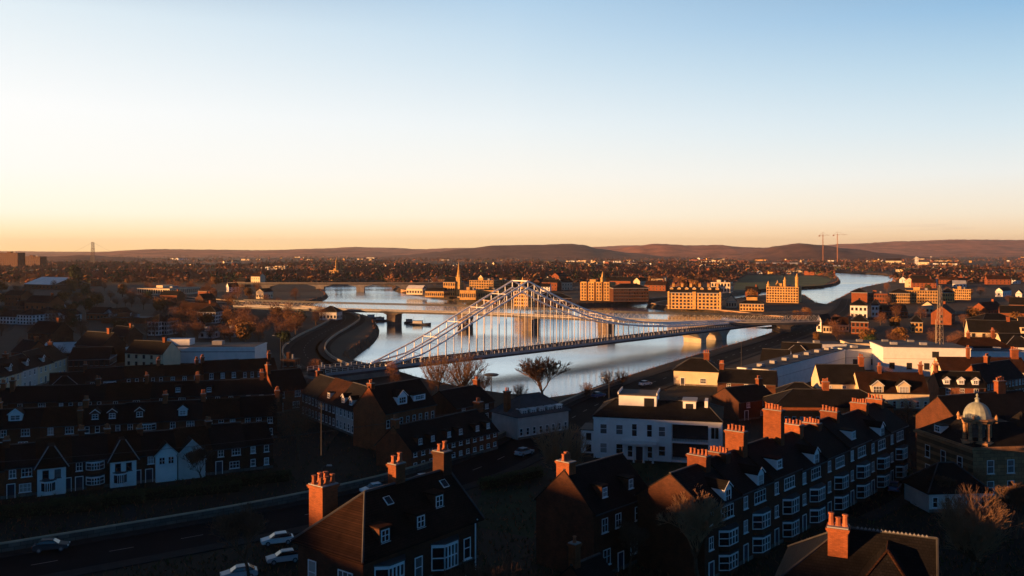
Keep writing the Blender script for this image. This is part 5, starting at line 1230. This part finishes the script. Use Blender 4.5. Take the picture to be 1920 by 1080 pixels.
BL2 = [
 ('white_house', 'white house row end at the left frame edge, in shade', 0, 30, 607, 594, -18, 10, WHITE, SLATE, (5, 2), 'gable'),
 ('white_house', 'white gabled shaded house, second in the left-edge white row', 32, 60, 608, 591, -18, 10, WHITE, SLATE, (5, 3), 'hip'),
 ('white_house', 'white shaded house in the middle of the left-edge white row', 62, 90, 606, 588, -18, 10, WHITE, SLATE, (5, 3), 'hip'),
 ('white_house', 'white house with a pointed gable ending the left-edge white row', 93, 119, 604, 591, -22, 12, WHITE, SLATE, (4, 2), 'gable_end'),
 ('pink_house', 'pinkish lit house with a dark roof left of the long pale shed', 162, 194, 600, 588, -14, 12, BRICKO, SLATE, (5, 1), 'gable'),
 ('white_cottage', 'white gable end right of the pinkish house', 193, 213, 599, 588, -30, 12, WHITE, SLATE, (2, 1), 'gable_end'),
 ('town_house', 'blue-white shaded house with gridded windows above the playing field', 277, 298, 629, 604, -8, 10, WHITE, SLATE, (3, 3), 'hip'),
 ('town_house', 'shaded house with gridded windows, right of the blue-white house', 299, 313, 628, 604, -8, 10, PALE, SLATE, (3, 3), 'hip'),
 ('town_house', 'pale shaded townhouse among the dark trees left of the river road', 370, 404, 606, 586, -6, 10, PALE, SLATE, (6, 3), 'hip'),
 ('kiosk', 'low pale kiosk by the road above the long pale shed', 372, 400, 634, 624, -10, 6, PALE, PALEROOF, (2, 1), 'flat'),
 ('kiosk', 'small pale kiosk right of the low one above the long pale shed', 422, 440, 632, 622, -10, 6, PALE, PALEROOF, (2, 1), 'flat'),
 ('long_shed', 'long low lit shed roof behind the pinkish house', 190, 272, 606, 597, -5, 14, BRICKO, PALEROOF, (1, 1), 'flat'),
 ('river_cottage', 'small pale cottage at the head of the riverside road under the girder bridge', 599, 631, 600, 586, -10, 9, PALE, SLATE, (5, 1), 'hip'),
 ('factory', 'flat low factory with shining pale roofs, left half', 74, 132, 672, 664, 12, 16, BRICK2, PALEROOF, (8, 1), 'gable'),
 ('factory', 'flat low factory with shining pale roofs, right half', 134, 212, 668, 658, 8, 18, BRICK2, PALEROOF, (8, 1), 'gable'),
 ('dark_hall', 'dark hall with a row of small white windows below the shining factory roofs', 128, 205, 706, 676, 14, 12, BRICK2, SLATE, (8, 2), 'gable'),
 ('bus_shelter', 'small flat white roof by the lamp posts at the riverside road', 527, 553, 690, 676, -6, 5, BRICK2, PALEROOF, (2, 1), 'flat'),
 ('bus_shelter', 'small flat white-topped store right of the white roof at the riverside road', 585, 606, 702, 692, -6, 5, BRICK2, PALEROOF, (2, 1), 'flat'),
 ('shore_house', 'tiny lit orange house left of the far arched bridge', 371, 388, 558, 546, -24, 12, BRICKO, TILE, (3, 1), 'gable'),
 ('shore_house', 'pale boathouse beside the far arched bridge, left bank', 480, 494, 560, 548, -24, 12, CREAM, SLATE, (3, 1), 'gable_end')]
for nm, lab, a, b_, c_, d_, rz, dp, wl_, rf_, gr, rk in BL2: block(nm, lab, 'house' if 'house' in nm or 'cottage' in nm else 'building', a, b_, c_, d_, rz, dp, wl_, rf_, gr, (1.2, 1.5), rk, 3, gL)
r, w_, h_ = block('long_pale_shed', 'long windowless pale shed lying in the shade beyond the left terraces', 'shed', 236, 478, 681, 653, 1, 16, WHITE, LEAD, (1, 0), (1, 1), 'flat')
mb = MB(); mb.box(0, w_, -.12, -.004, h_*.72, h_*.72+.35, LEADW); mb.build('string_course', r)

# mast, cranes
def pylon():
    x, y = P(174, 501); r = thing('transmission_mast', 'tall lattice transmission mast on the left skyline, stayed by wires', 'mast', (x, y, GZ)); h = Z(454, y) - GZ; mb = MB()
    C4 = [(-1,-1), (1,-1), (1,1), (-1,1)]
    for s_ in C4: mb.tube((s_[0]*4.2, s_[1]*4.2, 0), (s_[0]*2.2, s_[1]*2.2, h), .6, .5, CONCD, 4)
    for k in range(9):
        ra, rb = 4.2 - 2*k/9, 4.2 - 2*(k+1)/9
        for q in range(4): p, s_ = C4[q], C4[(q+1) % 4]; mb.tube((p[0]*ra, p[1]*ra, h*k/9), (s_[0]*rb, s_[1]*rb, h*(k+1)/9), .28, m=CONCD, n=4); mb.tube((p[0]*rb, p[1]*rb, h*(k+1)/9), (s_[0]*rb, s_[1]*rb, h*(k+1)/9), .28, m=CONCD, n=4)
    mb.box(-4.5, 4.5, -.8, .8, h*.72, h*.72+1.2, CONCD); mb.build('lattice', r); mb = MB()
    for s_ in (-1, 1):
        p = None
        for k in range(9):
            u = k/8; q = (s_*(4 + 88*u), 0, h*(1 - u) ** 1.5*.55 + h*.42)
            if p: mb.tube(p, q, .16, m=CONCD, n=3)
            p = q
    mb.build('wire', r)
pylon()
def crane(label, px, top, jib, rz):
    y = 3000; x = (px - 960)/F*y; h = Z(top, y) - GZ; r = thing('tower_crane', label, 'crane', (x, y, GZ), rz, 'tower cranes on the skyline'); mb = MB()
    for s_ in ((-1,-1), (1,-1), (1,1), (-1,1)): mb.tube((s_[0], s_[1], 0), (s_[0], s_[1], h), .3, m=RUSTM, n=4)
    for k in range(24): mb.tube((-1, -1, h*k/24), (1, -1, h*(k+1)/24), .3, m=RUSTM, n=3); mb.tube((1, 1, h*k/24), (-1, 1, h*(k+1)/24), .3, m=RUSTM, n=3)
    mb.build('tower', r); mb = MB(); mb.tube((-14, 0, h-2), (jib, 0, h-2), .45, m=RUSTM, n=4); mb.tube((0, 0, h-2), (0, 0, h+8), .6, .3, RUSTM, 4); mb.tube((0, 0, h+8), (jib*.75, 0, h-2), .25, m=RUSTM, n=3); mb.tube((0, 0, h+8), (-13, 0, h-2), .25, m=RUSTM, n=3); mb.box(-15, -10, -1, 1, h-6, h-2.7, RUSTM); mb.build('jib', r)
RUSTM = mat('crane_steel', (.30, .13, .06), rough=.7)
crane('left one of the two tower cranes beyond the round hill', 1543, 440, 26, .1); crane('right one of the two tower cranes beyond the round hill, with the longer jib', 1570, 439, 34, -.1)
# ================================================================== TREES NEAR AND FAR, THE TOWN AT A DISTANCE
bpy.context.view_layer.update()
AVOID = []
for o in list(COL.objects):
    if o.type == 'MESH' and o.parent is not None and (o.name.startswith('wall') or o.name.startswith('annexe') or o.name.startswith('penthouse')):
        bb = [o.matrix_world @ Vector(c) for c in o.bound_box]
        A = bb[0]; U = bb[4] - bb[0]; V = bb[3] - bb[0]
        AVOID.append((A.x, A.y, U.x, U.y, V.x, V.y, U.length, V.length))
RP = []
for pts in (MAIN, LEFT): RP += resamp(pts, 6.0)
RP += [(BX + cos(BA)*s, BY + sin(BA)*s) for s in range(-20, 280, 6)] + list(GB)
GRID = {}
for x, y in RP: GRID.setdefault((int(x//20), int(y//20)), []).append((x, y))
def near_road(x, y, m):
    for i in (-1, 0, 1):
        for j in (-1, 0, 1):
            for a, b in GRID.get((int(x//20)+i, int(y//20)+j), ()):
                if (a-x)**2 + (b-y)**2 < m*m: return True
    return False
PARK = (P(1372, 546), P(1548, 536), P(1562, 523), P(1530, 516), P(1398, 515), P(1376, 528))
def in_park(x, y):
    c = False
    for i in range(6):
        (x0, y0), (x1, y1) = PARK[i], PARK[i-1]
        if (y0 > y) != (y1 > y) and x < (x1-x0)*(y-y0)/(y1-y0) + x0: c = not c
    return c
def blocked(x, y, m=2.0, road=9.0):
    if in_park(x, y): return True
    if in_river(x, y): return True
    for k in range(4):
        if in_river(x + cos(k*pi/2)*m*1.5, y + sin(k*pi/2)*m*1.5): return True
    if near_road(x, y, road): return True
    for ax, ay, ux, uy, vx, vy, lu, lv in AVOID:
        dx_, dy_ = x-ax, y-ay
        if abs(dx_) + abs(dy_) > lu + lv + m + 5: continue
        p, q = (dx_*ux + dy_*uy)/lu, (dx_*vx + dy_*vy)/lv
        if -m < p < lu + m and -m < q < lv + m: return True
    return False

# ---- trees one can tell apart
big = bare_tree_mesh(3, 12.8, 1.05, 6, .3, 2.2, 4, None, TWIGLIT)
tree(big, 'tall bare winter tree in front of the blank gable of the long terrace', *P(1312, 1098), rz=.6, s=(1.05, 1.05, 1.0))
tree(broom_tree_mesh(5, 8.8, 120, 1.0, .026, TWIGLIT), 'round-crowned bare tree with fine glowing twigs, beside the nearest tiled roof', *P(1825, 1072), s=(.95, .95, 1))
tree(broom_tree_mesh(8, 8.6, 60, 1.1, .03, TWIGLIT), 'spreading bare tree behind the gabled house with the bright chimney', *P(1052, 902), s=1.0)
bt = broom_tree_mesh(11, 9.0, 48, 1.15, .034)
tree(bt, 'broad round bare tree against the water, left of the floodlight mast', *P(868, 740), s=(1.35, 1.35, 1.1)); tree(bt, 'smaller bare tree just left of the broad waterside tree', *P(822, 733), rz=2.0, s=1.0)
tree(bare_tree_mesh(21, 11.0, .95, 5, .3, 3.2, 4), 'open-branched bare tree silhouetted against the river', *P(1015, 764), s=(2.0, 2.0, 1.42))
for a, b, s_, lab in ((908, 733, .5, 'little bare sapling beside the floodlight mast'), (975, 752, .45, 'low bare bush left of the open-branched waterside tree'), (1140, 728, .5, 'bare bush on the river bank beside the road'), (1165, 722, .42, 'second bare bush on the river bank, nearer the bridge'), (1100, 745, .4, 'bare bush by the road corner at the waterside')):
    tree(bt, lab, *P(a, b), s=s_, name='bare_bush', cat='bush')
brn = cloud_tree_mesh(4, 13, 5200, TWIG, .44, 1.0, .018)
tree(brn, 'large dense brown tree at the right end of the left terraces', *P(558, 862), s=1.0)
sm_ = cloud_tree_mesh(6, 6, 1800, TWIG, .46, .6, .016)
tree(sm_, 'small reddish tree in front of the domed building', *P(1826, 938), s=.95); tree(sm_, 'brown bare tree before the bright orange gable wall', *P(1800, 775), s=1.1)
b2 = bare_tree_mesh(31, 9.0, 1.0, 6, .3, 2.0, 4)
tree(b2, 'bare tree at the right frame edge behind the round-crowned tree', *P(1905, 1010), s=1.0); tree(b2, 'faint bare tree between the road and the parked cars', *P(468, 1085), rz=1.2, s=1.1)
tree(b2, 'bare twiggy tree in front of the gabled end of the front row', *P(378, 905), rz=2.2, s=.8); tree(b2, 'bare climbing tree against the front of the corner house', -1.0, 79.0, rz=.4, s=1.45)
tree(b2, 'bare tree in the dark garden at the bottom edge', *P(1180, 1075), rz=3.0, s=.85); tree(b2, 'leafless tree beside the lodge hedge', *P(1755, 955), rz=4.0, s=.7)
con = cloud_tree_mesh(9, 14, 2600, LEAF, .30, .7, .1, True, .12)
x, y = P(141, 541); tree(con, 'dark domed evergreen standing above the left skyline trees', x, y, s=(2.0, 2.0, 2.1), name='evergreen_tree')
x, y = P(133, 546); tree(cloud_tree_mesh(10, 9, 1500, RUST, .55, .9, .1, True, .1), 'low golden-lit tree beneath the dark domed evergreen', x, y, s=1.6)

# ---- middle-distance trees, each its own
TV = [cloud_tree_mesh(40+i, 9.5, 1500, TWIG, .46, 1.1, .035) for i in range(4)] + [cloud_tree_mesh(50+i, 9, 1300, RUST, .48, .7, .1, True) for i in range(2)] + [cloud_tree_mesh(60+i, 9, 1500, LEAF, .44, .6, .1, True, .12) for i in range(2)]
KIND_ = ['brown bare-twigged tree', 'russet-leaved tree', 'dark evergreen tree']
areas = [  # px polygon box, count, place words, size, kind weights
 ((0, 560, 610, 640), 60, 'among the shaded houses of the left bank', (.8, 1.3), (.75, .1, .15)),
 ((300, 580, 560, 648), 40, 'in the dark strip left of the riverside road', (.8, 1.25), (.7, .1, .2)),
 ((0, 520, 520, 585), 70, 'in the wooded band on the far left', (.9, 1.5), (.7, .2, .1)),
 ((560, 700, 760, 790), 5, 'between the left terraces and the bridge foot', (.5, .8), (.8, .1, .1)),
 ((780, 738, 900, 765), 6, 'on the dark slope below the waterside trees', (.35, .6), (.8, .2, 0)),
 ((0, 640, 240, 680), 8, 'around the factory roofs on the left', (.6, .9), (.7, .2, .1)),
 ((1590, 540, 1920, 660), 34, 'between the sunlit houses of the right bank', (.7, 1.2), (.65, .25, .1)),
 ((1230, 505, 1560, 566), 34, 'around the park beyond the apartment block', (.9, 1.4), (.6, .15, .25)),
 ((760, 505, 1240, 548), 34, 'behind the waterfront buildings', (.9, 1.5), (.8, .15, .05)),
 ((1420, 640, 1920, 800), 12, 'in the yards around the courtyard block', (.4, .7), (.7, .2, .1)),
 ((1490, 575, 1600, 640), 8, 'beside the approach road right of the hotel', (.6, 1.0), (.8, .2, 0))]
rg = random.Random(99); n_tree = 0
for (x0, y0, x1, y1), cnt, words_, (s0, s1), kw in areas:
    k = 0; tries = 0
    while k < cnt and tries < 3000:
        tries += 1; px, py = rg.uniform(x0, x1), rg.uniform(y0, y1); x, y = P(px, py)
        if blocked(x, y, 3.5, 10): continue
        u = rg.random(); kd = 0 if u < kw[0] else 1 if u < kw[0] + kw[1] else 2
        ms = TV[rg.randrange(4)] if kd == 0 else TV[4 + rg.randrange(2)] if kd == 1 else TV[6 + rg.randrange(2)]
        s_ = rg.uniform(s0, s1); r = tree(ms, KIND_[kd] + ' ' + words_, x, y, rg.uniform(0, 6.28), (s_*rg.uniform(.95, 1.2), s_*rg.uniform(.95, 1.2), s_*rg.uniform(.8, 1.05)), ('bare_tree', 'russet_tree', 'evergreen_tree')[kd], 'tree', KIND_[kd] + 's ' + words_)
        AVOID.append((x-1, y-1, 2, 0, 0, 2, 2, 2)); k += 1

# ---- middle-distance houses, each its own
def small_house_meshes(w, d, h, rd, wm, rm):
    a = gable_walls(w, d, h, rd, wm, False)
    for i in range(max(2, int(w/3.2))):
        n_ = max(2, int(w/3.2)); xx = w*(i+.5)/n_
        for z in ((.9, h/2+.7) if h > 4 else (.9,)): a.box(xx-.5, xx+.5, -.05, -.004, z, z+1.3, DARKWIN)
    for z in ((.9, h/2+.7) if h > 4 else (.9,)): a.box(-.03, .01, d*.5-.5, d*.5+.5, z, z+1.2, DARKWIN)
    b = gable_roof(w, d, h, rd, rm)
    c = MB(); c.box(w*.78, w*.78+1.0, d/2-.5, d/2+.5, rd-.6, rd+1.3, BRICKO); c.box(w*.78-.1, w*.78+1.1, d/2-.6, d/2+.6, rd+1.303, rd+1.5, BRICKO)
    return a.mesh('wall'), b.mesh('roof'), c.mesh('chimney')
HV = [small_house_meshes(*a) for a in ((9, 8, 5.2, 8.6, BRICKO, SLATE), (12, 8, 5.4, 8.8, BRICK2, SLATE), (16, 8.5, 5.2, 8.8, CREAM, SLATE), (10, 8, 5.0, 8.4, WHITE, SLATE), (22, 9, 5.4, 9.0, BRICKO, TILE), (13, 9, 7.8, 11.2, CREAM, TILE), (26, 11, 4.6, 7.0, BRICK2, LEAD), (18, 9, 8.2, 11.4, BRICKO, SLATE))]
HN = ['orange brick', 'brown brick', 'cream rendered', 'white rendered', 'long orange brick', 'tall cream', 'long low brown', 'tall orange brick']
hareas = [((0, 565, 560, 632), 7, 'among the trees of the left-bank town'), ((0, 640, 240, 690), 5, 'near the factory roofs on the left'), ((0, 518, 600, 548), 18, 'in the wooded left-bank suburb upstream'),
          ((760, 506, 1240, 546), 52, 'in the town behind the waterfront'), ((1230, 502, 1400, 530), 18, 'beyond the park behind the apartment block'), ((1590, 506, 1920, 540), 22, 'in the sunlit right-bank plain'), ((1780, 600, 1920, 655), 6, 'around the villas of the right bank'),
          ((1255, 548, 1440, 560), 4, 'behind the apartment block')]
HG = []
for (x0, y0, x1, y1), cnt, words_ in hareas:
    k = 0; tries = 0
    while k < cnt and tries < 2500:
        tries += 1; px, py = rg.uniform(x0, x1), rg.uniform(y0, y1); x, y = P(px, py)
        ang = radians(rg.choice([-24, -24, -18, -30, 62, 40]) + rg.uniform(-7, 7)); v = rg.choice([0, 1, 1, 2, 3, 4, 4, 5, 6, 7, 7]); w_ = (9, 12, 16, 10, 22, 13, 26, 18)[v]
        cx, cy = x + cos(ang)*w_/2 - sin(ang)*4.5, y + sin(ang)*w_/2 + cos(ang)*4.5
        if blocked(cx, cy, 7.5, 12) or blocked(x, y, 3, 9) or blocked(x + cos(ang)*w_, y + sin(ang)*w_, 3, 9): continue
        r = thing('town_house', HN[v] + ' house ' + words_, 'house', (x, y, GZ), ang, HN[v] + ' houses ' + words_)
        s_ = rg.uniform(.9, 1.2); r.scale = (s_, s_, s_)
        for nm, me in zip(('wall', 'roof', 'chimney'), HV[v]): put(nm, me, r)
        AVOID.append((x, y, cos(ang)*w_, sin(ang)*w_, -sin(ang)*9, cos(ang)*9, w_, 9)); k += 1

# ---- the rest of the town and woods far off: too many to count
def far_y():
    while True:
        py = 478.5 + 44 * rg.random() ** 1.15
        if rg.random() < .95: return py
ft = MB(); cnt = 0
WM = [BRICKO, BRICKO, CREAM, CREAM, WHITE, BRICK2, AMB]; RM = [SLATE, SLATE, TILE, LEAD]
def far_house(x, y, ang, w, d, h, rd, wm, rm):
    c, s = cos(ang), sin(ang)
    T = lambda a, b, z: (x + a*c - b*s, y + a*s + b*c, GZ + z)
    ft.solid([T(0,0,0), T(w,0,0), T(w,d,0), T(0,d,0), T(0,0,h), T(w,0,h), T(w,d,h), T(0,d,h), T(0,d/2,rd), T(w,d/2,rd)], [(0,1,5,4), (2,3,7,6), (1,2,6,9,5), (3,0,4,8,7)], wm)
    ft.solid([T(-.3,-.3,h-.1), T(w+.3,-.3,h-.1), T(w+.3,d+.3,h-.1), T(-.3,d+.3,h-.1), T(-.3,d/2,rd+.1), T(w+.3,d/2,rd+.1)], [(0,1,5,4), (2,3,4,5)], rm)
while cnt < 430:
    px, py = rg.uniform(-60, 1980), far_y(); x, y = P(px, py)
    if y < 1150 and not (px < 560 or px > 1600): continue
    dens = noise.noise(Vector((x*.0016, y*.0016, 4.0)))
    if dens < .02 or (py < 500 and px < 560 and rg.random() < .7) or blocked(x, y, 12, 14): continue
    cnt += 1; ang = radians(rg.choice([-24, -18, -30, -12, 60, 45]) + rg.uniform(-5, 5)); wm, rm = rg.choice(WM), rg.choice(RM); nrow = rg.choice([1, 1, 3, 5, 7, 9])
    wide = rg.random() < .12
    for k in range(1 if wide else nrow):
        w_ = rg.uniform(24, 60) if wide else rg.uniform(7, 10); xx, yy = x + cos(ang)*k*(w_+1.0), y + sin(ang)*k*(w_+1.0)
        if in_river(xx, yy) or in_river(xx + cos(ang)*w_, yy + sin(ang)*w_): break
        h_ = rg.uniform(5, 7) * (1.35 if wide else 1); far_house(xx, yy, ang, w_, rg.uniform(8, 10) * (1.6 if wide else 1), h_, h_ + (1 if wide else rg.uniform(2.5, 4)), wm if rg.random() < .8 else rg.choice(WM), rm)
o = struct(ft.build('distant_town'), 'stuff'); o['label'] = 'distant low town spread over the plain below the hills'
fw = MB()
def far_tree(x, y, s, m, n=15):
    for _ in range(n):
        d = Vector((rg.gauss(0, 1), rg.gauss(0, 1), rg.gauss(0, .8))).normalized(); p = Vector((x, y, GZ + s*.55)) + Vector((d.x*s*.42, d.y*s*.42, d.z*s*.42)) * rg.random()**.5
        e = (d + Vector((rg.gauss(0, .4), rg.gauss(0, .4), .5))).normalized(); u = e.orthogonal().normalized() * s * .13; fw.poly([p - u, p + u, p + e*s*.42], m)
    fw.poly([(x - s*.04, y, GZ), (x + s*.04, y, GZ), (x, y, GZ + s*.5)], BARK)
cnt = 0
while cnt < 11000:
    px, py = rg.uniform(-80, 2000), (478.2 + 52 * rg.random() ** 1.25); x, y = P(px, py)
    dens = noise.noise(Vector((x*.003 + 7, y*.003, 1.0)))
    if dens < -.05 or (y < 1000 and 560 < px < 1240) or blocked(x, y, 5, 9): continue
    cnt += 1; u = rg.random(); m_ = TWIG if u < .72 else RUST if u < .82 else LEAF
    far_tree(x, y, rg.uniform(7, 14), m_, 16 if y < 2500 else 8)
o = struct(fw.build('distant_woodland'), 'stuff'); o['label'] = 'distant woodland and hedgerow trees across the plain'
# scrub along the river banks
sc_ = MB(); n = len(RIV); acc = 0
for i in range(n):
    a, b = RIV[i], RIV[(i+1) % n]; l = sqrt((b[0]-a[0])**2 + (b[1]-a[1])**2); u_, v_ = inward(i)
    D = a[1]; step = .5 if D < 450 else 1.4
    for k in range(int(l/step)):
        t_ = rg.random(); q = rg.uniform(-1.2, 2.6); x, y = a[0] + (b[0]-a[0])*t_ + u_*q, a[1] + (b[1]-a[1])*t_ + v_*q; z = GZ - max(0, q)*4/3.5
        hgt = rg.uniform(.4, 1.5) * (1 + .8*noise.noise(Vector((x*.05, y*.05, 0))))
        for _ in range(3):
            e = Vector((rg.gauss(0, .35), rg.gauss(0, .35), 1)); w2 = Vector((rg.gauss(0, 1), rg.gauss(0, 1), 0)).normalized() * (.05 if D < 450 else .16); p = Vector((x + rg.gauss(0, .2), y + rg.gauss(0, .2), z - .1)); sc_.poly([p - w2, p + w2, p + e*hgt], TWIG if rg.random() < .7 else RUST)
o = struct(sc_.build('bank_scrub'), 'stuff'); o['label'] = 'dry scrub and reeds along the river banks'
# rough grass and brambles in the gardens of the near town
rgh = MB()
for _ in range(16000):
    px, py = rg.uniform(-20, 1940), 650 + 440*rg.random()**.6; x, y = P(px, py)
    if in_river(x, y) or near_road(x, y, 8.5): continue
    hgt = rg.uniform(.15, .7); p = Vector((x, y, GZ - .03))
    for _ in range(2):
        e = Vector((rg.gauss(0, .5), rg.gauss(0, .5), 1)); w2 = Vector((rg.gauss(0, 1), rg.gauss(0, 1), 0)).normalized()*.09; rgh.poly([p - w2, p + w2, p + e*hgt], LEAF if rg.random() < .6 else TWIG)
o = struct(rgh.build('rough_grass'), 'stuff'); o['label'] = 'rough grass and brambles in the dark gardens'
